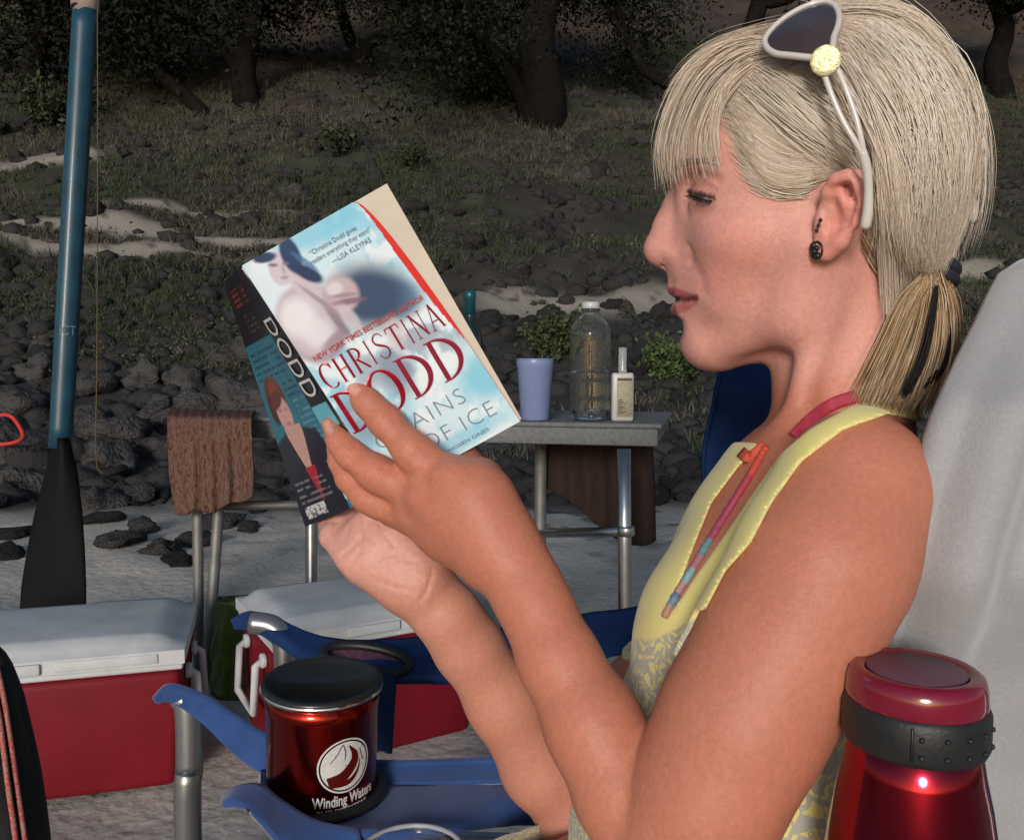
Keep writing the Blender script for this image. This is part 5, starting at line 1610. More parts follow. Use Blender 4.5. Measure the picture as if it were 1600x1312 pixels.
def crease(pts, w, depth, head=False, dr=(0, 9)):
    global bv
    if head: m_ = is_head; d = pdist(fpx, fpy, pts)
    else: m_ = facing & (bv[:, 2] > dr[0]) & (bv[:, 2] < dr[1]); d = pdist(hx_, hy_, pts)
    bv = bv - bn_v * (m_ * depth * np.exp(-(d / w) ** 2))[:, None]
FH, NH = (.565, .66), (.40, .545)
for pts, dp in (([(557, 798), (564, 830), (561, 860), (545, 888)], .0016), ([(566, 836), (548, 856), (526, 874)], .0014), ([(588, 806), (598, 832), (616, 852)], .0013), ([(578, 812), (576, 840)], .0009),
                ([(598, 878), (618, 872), (645, 876)], .0012), ([(676, 892), (669, 918), (656, 940)], .0016), ([(588, 906), (612, 916), (636, 922)], .0010), ([(527, 815), (521, 832)], .0012), ([(546, 818), (538, 838)], .0010)):
    crease(pts, 3.4, dp * .8, dr=FH)
for c_ in ((603, 652), (609, 659), (652, 708), (658, 714)):
    crease([(c_[0] + 9, c_[1] - 9), (c_[0] - 9, c_[1] + 9)], 2.8, .0010, dr=NH)
for c_ in ((548, 706), (553, 712), (595, 742)):
    crease([(c_[0] + 6, c_[1] - 12), (c_[0] - 5, c_[1] + 10)], 2.8, .0010, dr=NH)
for pts in ([(545, 590), (536, 606), (545, 622), (560, 622)], [(506, 652), (503, 668), (510, 680)]):     # nail folds
    crease(pts, 2.6, .0007, dr=NH)
crease([(1056, 467), (1070, 467), (1085, 467)], 4, .0010, head=True)
crease([(1080, 292), (1096, 288), (1116, 296)], 4, .0013, head=True)                                     # fold of the upper lid
crease([(1078, 305), (1092, 311), (1114, 312)], 3.5, .0014, head=True)
crease([(1080, 278), (1100, 274), (1118, 280)], 10, .0022, head=True)
crease([(1074, 384), (1081, 396), (1078, 408)], 4, .0013, head=True)                                     # wing of the nose
crease([(1084, 412), (1096, 436), (1100, 458)], 8, .0009, head=True)
crease([(1084, 330), (1104, 338), (1124, 336)], 7, .0008, head=True)
crease([(1290, 330), (1296, 350), (1292, 372)], 4, .0010, head=True)
BODY_FIELD = None

# lower body on a coarser lattice (below the frame)
Lg = Field((-.42, -.90, .28), (.26, -.20, .72), .006)
hipc = C(1140, 1400, .56)
def wc(x, y, z): return w2c(np.array([x, y, z]))
for y0, kx in ((.585, -.22), (.43, -.25)):
    hip = wc(.13, y0, .475); knee = wc(kx, y0 - .10, .385); ank = wc(kx - .06, y0 - .13, .07); toe = wc(kx - .20, y0 - .16, .028)
    Lg.cone(hip, knee, .078, .052, .03); Lg.cone(knee, ank, .052, .034, .02); Lg.cone(ank, wc(kx - .03, y0 - .13, .035), .034, .030, .02); Lg.cone(wc(kx - .04, y0 - .13, .032), toe, .032, .022, .02)
lv, lq = Lg.mesh(2)
allv = np.concatenate([bv, lv]); allq = np.concatenate([bq, lq + len(bv)])

# skin colours: lips, nails, brows, weathered cheeks, tan, and painted shade between the lips
def seg_d(p, a, b):
    ab = b - a; t = np.clip(((p - a) @ ab) / (ab @ ab), 0, 1)
    return np.linalg.norm(p - a - t[:, None] * ab, axis=1)
def near_line(p, pts):
    d = np.full(len(p), 9.0)
    for a, b_ in zip(pts[:-1], pts[1:]): d = np.minimum(d, seg_d(p, np.asarray(a), np.asarray(b_)))
    return d
pxv, pyv = cpix(allv)
tan = np.array([.475, .176, .110]); face = np.array([.63, .305, .255]); palm = np.array([.60, .305, .25])
col = np.tile(tan, (len(allv), 1))
hd = (allv @ hl); isface = sstep(640, 560, pyv) * (pxv > 980)
col = col * (1 - isface[:, None]) + face * isface[:, None]
mott = (fbm(allv[:, 0] * 28, allv[:, 1] * 28, allv[:, 2] * 28, 4) - .5)
col = col * (1 + mott[:, None] * np.array([.08, .15, .17]))
def paint(mask, c, k=1.0):
    global col
    mask = (mask * k)[:, None]; col = col * (1 - mask) + np.array(c) * mask
near_h = pyv < 620
def dl(pts): return near_line(allv, pts)
farhand = sstep(.555, .575, allv[:, 2]) * sstep(740, 640, pxv) * (pyv > 740)
paint(farhand, palm)
forearm_in = sstep(.565, .585, allv[:, 2]) * (pxv < 960) * sstep(860, 960, pyv)
paint(forearm_in, (.53, .235, .165), .8)
for s_ in (-1, 1):
    paint(sstep(.030, .008, dl([Hd(1165, 385, .055 * s_), Hd(1130, 420, .045 * s_)])), (.64, .25, .20), .5)
    paint(sstep(.016, .004, dl([Hd(1312, 290, .084 * s_), Hd(1330, 330, .084 * s_), Hd(1290, 390, .076 * s_)])), (.66, .25, .20), .75)
    paint(sstep(.010, .003, dl([Hd(1095, 322, .042 * s_), Hd(1112, 324, .046 * s_)])), (.50, .20, .16), .35)
hm = np.zeros(len(allv)); hm[:len(bv)] = is_head
fx_ = np.zeros(len(allv)); fy_ = np.zeros(len(allv)); fx_[:len(bv)], fy_[:len(bv)] = fpx, fpy
def fpaint(pts, r1, r0, c, k): paint(hm * sstep(r1, r0, pdist(fx_, fy_, pts)), c, k)
fpaint([(1046, 455), (1054, 455), (1068, 460), (1086, 466)], 8, 4, (.34, .090, .092), .95)
fpaint([(1050, 484), (1058, 484), (1070, 480), (1084, 470)], 9, 5, (.43, .125, .118), .9)
fpaint([(1056, 467), (1070, 468), (1086, 467)], 5.5, 2.5, (.10, .03, .03), .92)  # dark gap between the lips, its shade put into the colour
fpaint([(1088, 311), (1102, 314)], 6, 4, (.40, .33, .31), .8)
fpaint([(1086, 310), (1092, 312)], 6, 4, (.055, .055, .05), .95)
fpaint([(1090, 320), (1108, 319)], 3.5, 1.5, (.16, .08, .07), .7)
fpaint([(1077, 300), (1088, 302), (1098, 304)], 6, 3, (.05, .034, .032), .92)
fpaint([(1078, 301), (1094, 304), (1114, 309)], 5.5, 2.5, (.05, .034, .032), .9)
fpaint([(1090, 320), (1112, 322)], 12, 4, (.36, .14, .12), .45)
fpaint([(1084, 294), (1100, 292), (1114, 298)], 10, 4, (.44, .175, .15), .4)
fpaint([(1058, 258), (1084, 252), (1116, 250)], 8, 3, (.20, .13, .095), .5)
fpaint([(1150, 210), (1172, 255), (1200, 290), (1250, 303)], 26, 4, (.60, .43, .30), .7)
paint(sstep(.013, .004, dl([Hd(1020, 380, 0), Hd(1042, 390, .006)])), (.68, .28, .235), .6)
nh = np.zeros(len(allv)); nh[:len(bv)] = facing & (bv[:, 2] < .56)
for a_, b_, w_ in (((548, 601), (553, 608), 10), ((510, 662), (514, 672), 7)):
    paint(nh * sstep(w_, w_ * .75, pdist(pxv, pyv, [a_, b_])), (.56, .30, .25), .85)
for c_ in ((604, 655), (655, 711), (548, 709), (592, 742), (700, 752), (655, 778), (548, 748)):
    paint(nh * sstep(26, 6, np.hypot(pxv - c_[0], pyv - c_[1])), (.46, .145, .09), .45)
fr_ = rng.random(len(allv)) > .5

m_skin = mat('skin', (.55, .26, .18), rough=.50, spec=.36, attr='Col', noise=.09, nscale=300, bump=.5, bscale=600, sss=.12, detail=2)
person = thing('person', 'woman in yellow tank top seated in profile reading a paperback', 'person', np.array([.16, .55, 0]))
body = obj('body', c2w(allv), allq, m_skin, person)
col_attr(body, np.clip(col, 0, 1))
bw = c2w(bv)
BVH = BVHTree.FromPolygons([Vector(v) for v in bw], bq.tolist())
CLOTH = None
def skin_at(px, py, off=0.0):
    r_ = ray(px, py); h_ = [b_.ray_cast(Vector(CAM), Vector(r_)) for b_ in (BVH, CLOTH) if b_ is not None]
    h_ = [h for h in h_ if h[0] is not None]
    return None if not h_ else np.array(min(h_, key=lambda h: h[3])[0]) - r_ * off

# ------------------------------------------------------------------ clothes: torso volume let out a few millimetres, cut by the garment's edges
def poly_sd(px, py, poly):
    poly = np.array(poly, float); d = np.full(px.shape, 1e9, dtype=np.float32); inside = np.zeros(px.shape, dtype=bool)
    for (x0, y0), (x1, y1) in zip(poly, np.roll(poly, -1, 0)):
        ex, ey = x1 - x0, y1 - y0; wx, wy = px - x0, py - y0
        t = np.clip((wx * ex + wy * ey) / (ex * ex + ey * ey), 0, 1)
        d = np.minimum(d, (wx - ex * t) ** 2 + (wy - ey * t) ** 2)
        cnd = ((y0 > py) != (y1 > py)) & (px < (x1 - x0) * (py - y0) / (y1 - y0 + 1e-9) + x0); inside ^= cnd
    d = np.sqrt(d); return np.where(inside, -d, d)
lo_i = np.maximum(((np.array([.02, -.385, .40]) - LO) / H).astype(int), 0); hi_i = np.minimum(((np.array([.325, .03, .79]) - LO) / H).astype(int), TF.shape)
wy_ = 0
sub = TF[lo_i[0]:hi_i[0], lo_i[1]:hi_i[1], lo_i[2]:hi_i[2]]
CF = Field(LO + lo_i * H, LO + (np.array(hi_i) - 1) * H, H); CF.n = np.array(sub.shape)
subB = BF[lo_i[0]:hi_i[0], lo_i[1]:hi_i[1], lo_i[2]:hi_i[2]]
gy_ = (LO[1] + H * np.arange(lo_i[1], hi_i[1]))[None, :, None]; gz_ = (LO[2] + H * np.arange(lo_i[2], hi_i[2]))[None, None, :]
wy_ = sstep(1085, 1015, CY - gy_ / gz_ * F_PX).astype(np.float32)
sub = sub * (1 - wy_) + subB * wy_
band = np.argwhere(np.abs(sub) < .012)
bp = LO + (lo_i + band) * H
bx, by = cpix(bp)
polyN = [(1500, 660), (1470, 648), (1425, 627), (1380, 621), (1330, 634), (1265, 670), (1220, 708), (1178, 768), (1132, 836), (1085, 902), (1052, 952), (1036, 972), (1010, 975), (972, 985), (972, 1112), (900, 1130), (900, 1700), (1620, 1700), (1620, 1110), (1100, 1110), (1068, 1060), (1098, 962), (1134, 892), (1174, 848), (1205, 788), (1252, 722), (1318, 672), (1388, 647), (1450, 664), (1490, 690)]
polyF = [(1190, 692), (1152, 732), (1112, 786), (1086, 850), (1066, 905), (1046, 958), (1034, 980), (1010, 985), (972, 1000), (972, 1112), (900, 1130), (860, 1700), (1620, 1700), (1620, 1120), (1400, 1115), (1040, 1112), (985, 1000), (960, 900), (1000, 780), (1080, 688)]
mid = .588
sdN = poly_sd(bx, by, polyN); sdF = poly_sd(bx, by, polyF)
sd_ = np.minimum(sdN, sdF) * (bp[:, 2] / F_PX)
fold = (np.sin(bp[:, 0] * 90 + bp[:, 1] * 60) * .0006 + (fbm(bp[:, 0] * 25, bp[:, 1] * 25, bp[:, 2] * 25, 2) - .5) * .003)
val = sub[tuple(band.T)] - .0030 - fold * sstep(.0, .02, -sd_)
CF.F = np.full(sub.shape, 1.0, dtype=np.float32)
CF.F[sub <= -.010] = 1.0
farc = TF[lo_i[0]:hi_i[0], lo_i[1]:hi_i[1], lo_i[2]:hi_i[2]][tuple(band.T)] > .04
farc = farc & (by > 955)
CF.F[tuple(band.T)] = np.where(farc, 1.0, np.maximum(val, sd_))
CF.F[sub < -.008] = np.abs(sub[sub < -.008]) * .5
cv, cq = CF.mesh(4)
cxp, cyp = cpix(cv)
def top_material():
    m, nt, b = new_mat('yellow_print_cotton')
    N, L = nt.nodes, nt.links
    at = N.new('ShaderNodeVertexColor'); at.layer_name = 'Col'
    tc = N.new('ShaderNodeTexCoord')
    mp = N.new('ShaderNodeMapping'); mp.inputs['Scale'].default_value = (115, 115, 115); L.new(tc.outputs['Object'], mp.inputs['Vector'])
    nz = N.new('ShaderNodeTexNoise'); nz.inputs['Scale'].default_value = .5; nz.inputs['Detail'].default_value = 2
    L.new(mp.outputs[0], nz.inputs['Vector'])
    ad = N.new('ShaderNodeMix'); ad.data_type = 'RGBA'; ad.inputs[0].default_value = .45
    L.new(mp.outputs[0], ad.inputs[6]); L.new(nz.outputs['Color'], ad.inputs[7])
    sc = N.new('ShaderNodeVectorMath'); sc.operation = 'MULTIPLY_ADD'; sc.inputs[1].default_value = (5, 5, 5)
    L.new(nz.outputs['Color'], sc.inputs[0]); L.new(mp.outputs[0], sc.inputs[2])
    wv = N.new('ShaderNodeTexWave'); wv.wave_type = 'RINGS'; wv.rings_direction = 'SPHERICAL'; wv.inputs['Scale'].default_value = .32; wv.inputs['Distortion'].default_value = 9; wv.inputs['Detail'].default_value = 2; wv.inputs['Detail Scale'].default_value = .6
    L.new(sc.outputs[0], wv.inputs['Vector'])
    vo = N.new('ShaderNodeTexVoronoi'); vo.feature = 'DISTANCE_TO_EDGE'; vo.inputs['Scale'].default_value = .9; L.new(sc.outputs[0], vo.inputs['Vector'])
    r1 = N.new('ShaderNodeMapRange'); r1.inputs[1].default_value = .45; r1.inputs[2].default_value = .62; L.new(wv.outputs['Fac'], r1.inputs[0])
    r2 = N.new('ShaderNodeMapRange'); r2.inputs[1].default_value = .10; r2.inputs[2].default_value = .05; L.new(vo.outputs['Distance'], r2.inputs[0])
    mxx = N.new('ShaderNodeMath'); mxx.operation = 'MAXIMUM'; L.new(r1.outputs[0], mxx.inputs[0]); L.new(r2.outputs[0], mxx.inputs[1])
    sepc = N.new('ShaderNodeSeparateColor'); L.new(at.outputs['Color'], sepc.inputs[0])
    mu = N.new('ShaderNodeMath'); mu.operation = 'MULTIPLY'; L.new(mxx.outputs[0], mu.inputs[0]); L.new(sepc.outputs[0], mu.inputs[1])
    mm = N.new('ShaderNodeMath'); mm.operation = 'MULTIPLY'; mm.inputs[1].default_value = .82; L.new(mu.outputs[0], mm.inputs[0])
    mx = N.new('ShaderNodeMix'); mx.data_type = 'RGBA'; mx.inputs[6].default_value = (.72, .64, .24, 1); mx.inputs[7].default_value = (.35, .35, .36, 1)
    L.new(mm.outputs[0], mx.inputs[0]); L.new(mx.outputs[2], b.inputs['Base Color'])
    b.inputs['Roughness'].default_value = .9; b.inputs['Specular IOR Level'].default_value = .2; b.inputs['Sheen Weight'].default_value = .2
    n2 = N.new('ShaderNodeTexNoise'); n2.inputs['Scale'].default_value = 900; L.new(tc.outputs['Object'], n2.inputs['Vector'])
    bp_ = N.new('ShaderNodeBump'); bp_.inputs['Strength'].default_value = .4; bp_.inputs['Distance'].default_value = .0006; L.new(n2.outputs['Fac'], bp_.inputs['Height']); L.new(bp_.outputs[0], b.inputs['Normal'])
    return m
m_top = top_material()
top = obj('tank_top', c2w(cv), cq, m_top, person)
CLOTH = BVHTree.FromPolygons([Vector(v) for v in c2w(cv)], cq.tolist())
plain = [(1500, 600), (1200, 640), (860, 700), (860, 985), (1020, 1000), (1050, 985), (1090, 965), (1140, 900), (1172, 850), (1180, 830), (1215, 770), (1300, 690), (1500, 720)]
pr_ = sstep(-3, 3, poly_sd(cxp, cyp, plain))
cc = np.zeros((len(cv), 3)); cc[:, 0] = pr_
col_attr(top, cc)
# skirt of the top over the hips (below the frame)
Sk = Field((-.10, -.48, .33), (.27, -.30, .76), .006)
for y0, kx in ((.585, -.22), (.43, -.25)):
    Sk.cone(wc(.14, y0, .475), wc(.02, y0 - .03, .452), .088, .084, .04)
Sk.ellip(C(1140, 1400, .56), (.115, .11, .165), TAX, .04)
kv, kq = Sk.mesh(2)
skirt = obj('skirt', c2w(kv), kq, m_top, person); col_attr(skirt, np.array([[1.0, 0, 0]] * len(kv)))
# ------------------------------------------------------------------ hair
# soft cap under the strands: the skull let out, cut along the hairline
HC = Field(LO + np.array([.10, .28, .08]), HI, .0022)
HC.ellip(Hd(1290, 214), (196 * PXH, 174 * PXH, .0755), HAX, .02)
HC.ellip(Hd(1390, 296), (104 * PXH, 140 * PXH, .062), HAX, .03)
HC.cone(Hd(1425, 380), Hd(1450, 428), 52 * PXH, 26 * PXH, .02)
gx_, gy_, gz_ = [HC.lo[i] + HC.h * np.arange(HC.n[i]) for i in range(3)]
bnd = np.argwhere(np.abs(HC.F) < .03)
bp = HC.lo + bnd * HC.h
bx, by = cpix(bp)
hairline = [(1100, -60), (1085, 95), (1130, 118), (1160, 172), (1180, 232), (1200, 280), (1235, 302), (1280, 296), (1300, 284), (1330, 270), (1350, 300), (1352, 350), (1345, 400), (1372, 450), (1400, 480), (1480, 480), (1640, 460), (1640, -60)]
sdh = poly_sd(bx, by, hairline) * (bp[:, 2] / F_PX)
HC.F[tuple(bnd.T)] = np.maximum(HC.F[tuple(bnd.T)] + .0075 * (1 - sstep(0, .030, -sdh)).astype(np.float32), sdh)
kv, kq = HC.mesh(3)
capw = c2w(kv)
m_hair = mat('blond_hair', (.40, .32, .19), rough=.5, spec=.3, attr='Col')
b_ = m_hair.node_tree.nodes['Principled BSDF']
tr_ = m_hair.node_tree.nodes.new('ShaderNodeBsdfTranslucent'); mx_ = m_hair.node_tree.nodes.new('ShaderNodeMixShader'); mx_.inputs[0].default_value = .2
at_ = [n_ for n_ in m_hair.node_tree.nodes if n_.bl_idname == 'ShaderNodeVertexColor'][0]
m_hair.node_tree.links.new(at_.outputs[0], tr_.inputs[0]); m_hair.node_tree.links.new(b_.outputs[0], mx_.inputs[1]); m_hair.node_tree.links.new(tr_.outputs[0], mx_.inputs[2])
m_hair.node_tree.links.new(mx_.outputs[0], [n_ for n_ in m_hair.node_tree.nodes if n_.bl_idname == 'ShaderNodeOutputMaterial'][0].inputs[0])
hair = obj('hair', capw, kq, m_hair, person)
hx, hy = cpix(kv)
st1 = fbm((hx + hy * .6) * .10, (hy - hx * .6) * .012, kv[:, 2] * 30, 3)[:, None]
blond_d = np.array([.40, .26, .15]); blond_m = np.array([.74, .59, .43]); blond_l = np.array([.95, .87, .76])
col_attr(hair, (blond_d * (1 - st1) + blond_m * st1))
HB = BVHTree.FromPolygons([Vector(v) for v in capw], kq.tolist())
hlw = RIGHT * hl[0] + UP * hl[1] + FWD * hl[2]
# depth of the near hair (or skin) surface, sampled once over the head
DX, DY = np.arange(980, 1600, 4.0), np.arange(-30, 660, 4.0)
dmap = np.full((len(DY), len(DX)), np.nan)
for iy, y in enumerate(DY):
    for ix, x in enumerate(DX):
        r_ = Vector(ray(x, y)); h_ = HB.ray_cast(Vector(CAM), r_)[0]
        g_ = None if (1283 < x < 1352 and 262 < y < 405) else BVH.ray_cast(Vector(CAM), r_)[0]
        c_ = [float((np.array(q) - CAM) @ FWD) for q in (h_, g_) if q is not None]
        if c_: dmap[iy, ix] = min(c_)
hole = np.isnan(dmap)
for _ in range(40):                                  # carry the depth on a little past the outline
    if not hole.any(): break
    pad = np.pad(dmap, 1, mode='edge'); st_ = np.stack([pad[1 + a:1 + a + dmap.shape[0], 1 + b:1 + b + dmap.shape[1]] for a, b in ((-1, 0), (1, 0), (0, -1), (0, 1))])
    import warnings; warnings.simplefilter('ignore')
    m_ = np.nanmean(st_, 0); dmap = np.where(hole, m_, dmap); hole = np.isnan(dmap)
dmap = np.where(np.isnan(dmap), HD, dmap)
def depth_at(x, y):
    u = np.clip((x - DX[0]) / 4, 0, len(DX) - 1.001); v = np.clip((y - DY[0]) / 4, 0, len(DY) - 1.001)
    i_, j_ = u.astype(int), v.astype(int); f, g = u - i_, v - j_
    return (dmap[j_, i_] * (1 - f) + dmap[j_, i_ + 1] * f) * (1 - g) + (dmap[j_ + 1, i_] * (1 - f) + dmap[j_ + 1, i_ + 1] * f) * g
def strands(name, guides, n, parent, wid=.0003, lenp=2.0, off=(.001, .005), jit=6, cols=None, seg=16, tlate=None, taper=True, clump=0.5, fray=0.0, tone=0.0, lenv=.25, conv=0.0, contrast=1.0):
    """guides: image-plane flow lines, neighbouring ones are blended; each strand lies on the head at its own height"""
    Gd = np.stack([resample(np.array(g, float), seg) for g in guides]); m_ = len(guides)
    NC = 70
    cl = rng.random(NC) * (m_ - 1); clo = rng.normal(size=(NC, 2)) * jit
    ci_ = rng.integers(0, NC, n)
    s_ = np.clip(cl[ci_] * clump + rng.random(n) * (m_ - 1) * (1 - clump) + rng.normal(size=n) * .05, 0, m_ - 1.001)
    k = s_.astype(int); f = (s_ - k)[:, None, None]
    L2 = Gd[k] * (1 - f) + Gd[k + 1] * f
    u = np.linspace(0, 1, seg)[None, :, None]
    amp = (.25 + .9 * u) * (1 - conv) + (1.1 - .95 * u) * conv
    L2 = L2 + clo[ci_][:, None] * .6 * (1 - conv * u) + rng.normal(size=(n, 1, 2)) * jit * amp + np.cumsum(rng.normal(size=(n, seg, 2)) * jit * .06, 1) * (1 + fray * 6 * u ** 2) * (1 - .7 * conv * u)
    a0 = rng.random((n, 1)) * .12; a1 = 1 - rng.random((n, 1)) ** lenp * lenv
    q = (a0 + (a1 - a0) * np.linspace(0, 1, seg)[None]) * (seg - 1)
    qi = np.clip(q.astype(int), 0, seg - 2); qf = (q - qi)[..., None]
    ar = np.arange(n)[:, None]
    L2 = L2[ar, qi] * (1 - qf) + L2[ar, qi + 1] * qf
    if tlate is None:
        d_ = depth_at(L2[..., 0], L2[..., 1])
        pd_ = np.pad(d_, ((0, 0), (2, 2)), mode='edge'); d_ = sum(pd_[:, a:a + seg] for a in range(5)) / 5
        d_ = d_ - (off[0] + (off[1] - off[0]) * rng.random((n, 1)))
        cp = np.stack([(L2[..., 0] - CX) / F_PX * d_, -(L2[..., 1] - CY) / F_PX * d_, d_], -1)
    else:
        t0 = tlate[0] + (tlate[1] - tlate[0]) * rng.random((n, 1)); t1 = tlate[2] + (tlate[3] - tlate[2]) * rng.random((n, 1))
        tt = t0 + (t1 - t0) * np.linspace(0, 1, seg)[None]
        rr = np.stack([(L2[..., 0] - CX) / F_PX, -(L2[..., 1] - CY) / F_PX, np.ones((n, seg))], -1)
        cp = rr * ((H0 + tt) / (rr @ hl))[..., None]
    pts = c2w(cp)
    w = wid * (.6 + .8 * rng.random((n, 1))) * (np.interp(np.linspace(0, 1, seg), [0, .18, .5, 1], [.3, 1, 1, .2]) if taper else np.interp(np.linspace(0, 1, seg), [0, .1, .85, 1], [1, 1, 1, .3]))[None]
    Tn = np.gradient(pts, axis=1); Tn /= np.linalg.norm(Tn, axis=2)[..., None] + 1e-12
    vd = pts - CAM; vd /= np.linalg.norm(vd, axis=2)[..., None]
    sdv = np.cross(Tn, vd); sdv /= np.linalg.norm(sdv, axis=2)[..., None] + 1e-12
    up_ = np.cross(sdv, Tn); w = w[..., None]
    V = np.stack([pts + sdv * w, pts + (-sdv * .5 + up_ * .87) * w, pts + (-sdv * .5 - up_ * .87) * w], 2).reshape(-1, 3)
    base = (np.arange(n)[:, None] * seg * 3 + np.arange(seg - 1)[None] * 3).reshape(-1, 1)
    Fq = np.concatenate([np.concatenate([base + e0, base + e1, base + 3 + e1, base + 3 + e0], 1) for e0, e1 in ((0, 1), (1, 2), (2, 0))])
    tn = np.clip(.56 + tone + (rng.normal(size=n) * .26 + ((cl[ci_] * 7.3) % 1 - .5) * .6) * contrast, 0, 1)[:, None]
    c0 = np.where(tn < .5, blond_d * (1 - 2 * tn) + blond_m * 2 * tn, blond_m * (2 - 2 * tn) + blond_l * (2 * tn - 1))
    if cols is not None: c0 = np.array(cols)[rng.integers(0, len(cols), n)] * (.75 + .5 * rng.random((n, 1)))
    o = obj(name, V, Fq, m_hair, parent)
    col_attr(o, np.repeat(c0, seg * 3, 0))
    return o
# fringe falling over the forehead
fr = [[(1215, 62), (1150, 62), (1085, 98), (1045, 165), (1028, 235), (1032, 292)], [(1220, 66), (1155, 72), (1092, 112), (1055, 180), (1042, 240), (1050, 296)],
      [(1225, 72), (1162, 82), (1105, 125), (1072, 190), (1062, 245), (1066, 282)], [(1228, 80), (1170, 92), (1120, 135), (1092, 195), (1085, 240), (1092, 280)], [(1230, 88), (1178, 102), (1132, 145), (1108, 195), (1106, 235), (1118, 276)]]
strands('fringe', fr, 560, hair, .00027, lenp=1.2, tlate=(-.050, -.012, -.062, -.018), jit=6, clump=.85, tone=.25, lenv=.6, contrast=.7)
strands('fringe', fr[:3], 460, hair, .00027, lenp=1.2, lenv=.45, tlate=(-.03, .045, -.04, .05), jit=6, clump=.6, tone=.2, contrast=.7)
strands('fringe', fr[:4], 260, hair, .00027, lenp=1.2, off=(.002, .010), jit=6, clump=.8, tone=.28, lenv=.6, contrast=.7)
strands('fringe', [fr[3], fr[4], [(1232, 92), (1182, 108), (1142, 150), (1120, 200), (1118, 240), (1126, 268)]], 110, hair, .00026, tlate=(-.052, -.046, -.066, -.058), jit=3, clump=.9, tone=.3, lenv=.5)
# side hair combed back over the ear
sd1 = [[(1150, 70), (1200, 78), (1260, 120), (1310, 190), (1345, 270)], [(1118, 105), (1170, 130), (1235, 175), (1290, 225), (1340, 290)], [(1135, 150), (1180, 185), (1235, 225), (1290, 258), (1345, 300)],
       [(1152, 195), (1190, 230), (1235, 252), (1285, 262), (1335, 268)], [(1168, 245), (1200, 270), (1240, 280), (1280, 274), (1318, 264)], [(1184, 282), (1212, 297), (1245, 298), (1275, 286), (1302, 270)]]
strands('side_hair', sd1, 4200, hair, .00028, off=(.0002, .0035), jit=7, clump=.45, tone=.12, contrast=.75)
strands('side_hair', [[(p[0] - 16, p[1] + 6) for p in g_] for g_ in sd1[1:]], 420, hair, .00018, off=(.0002, .0022), jit=10, clump=.2, tone=.2, contrast=.5)
# crown and back of the head
cr = [[(1250, 60), (1300, 110), (1345, 190), (1372, 270), (1392, 350), (1440, 422)], [(1262, 45), (1330, 80), (1385, 160), (1412, 250), (1425, 340), (1448, 426)],
      [(1272, 32), (1355, 55), (1420, 125), (1455, 220), (1456, 325), (1455, 428)], [(1285, 22), (1380, 35), (1450, 95), (1488, 190), (1488, 300), (1462, 430)], [(1300, 15), (1400, 22), (1475, 85), (1518, 185), (1512, 310), (1468, 428)]]
strands('crown_hair', cr, 5200, hair, .00029, off=(.0005, .008), jit=12, clump=.55, conv=.8, tone=.12, contrast=.85)
strands('crown_hair', [[(1330, 60), (1400, 130), (1465, 200), (1490, 290), (1475, 390)], [(1380, 40), (1440, 120), (1492, 180), (1505, 280), (1478, 410)], [(1310, 120), (1360, 220), (1425, 290), (1450, 350), (1455, 425)]], 800, hair, .00028, off=(.004, .011), jit=13, clump=.6, conv=.7, tone=.2)
strands('crown_hair', [cr[3], [(1295, 12), (1402, 18), (1480, 84), (1526, 185), (1522, 305), (1474, 428)]], 1500, hair, .00026, tlate=(-.05, .03, -.04, .02), jit=8, clump=.3, conv=.8, tone=.15, contrast=.7)
strands('crown_hair', [[(1215, 40), (1290, 22), (1370, 20), (1450, 62), (1510, 140)], [(1230, 60), (1300, 36), (1380, 38), (1450, 85), (1500, 160)], [(1215, 34), (1290, 12), (1375, 8), (1460, 48), (1522, 140)]], 1300, hair, .00028, tlate=(-.055, .045, -.05, .04), jit=5, clump=.3, tone=.15, contrast=.7)
# top of the head in front of the glasses
tp = [[(1290, 30), (1230, 50), (1170, 70), (1120, 110)], [(1300, 60), (1240, 85), (1190, 110), (1150, 150)], [(1320, 90), (1270, 120), (1240, 150), (1210, 190)]]
strands('crown_hair', tp, 900, hair, .00028, off=(.0005, .004), jit=7, clump=.5, tone=.15, contrast=.7)
# loose locks hanging behind the ear
lk = [[(1345, 150), (1362, 230), (1368, 320), (1372, 400), (1380, 470)], [(1355, 150), (1380, 240), (1392, 330), (1395, 410), (1400, 520)], [(1365, 140), (1400, 230), (1422, 320), (1432, 400), (1436, 440)], [(1360, 180), (1372, 280), (1385, 360), (1400, 420), (1430, 470)]]
strands('loose_lock', lk, 700, hair, .00030, off=(.005, .012), jit=5, clump=.85, tone=.28, contrast=.7)
strands('nape_hair', [[(1365, 330), (1385, 380), (1420, 420), (1452, 436)], [(1352, 380), (1378, 425), (1415, 445), (1450, 440)]], 500, hair, .00028, off=(.001, .005), jit=6, clump=.5, conv=.8, cols=[blond_m * .8, blond_m, blond_d * 1.2])
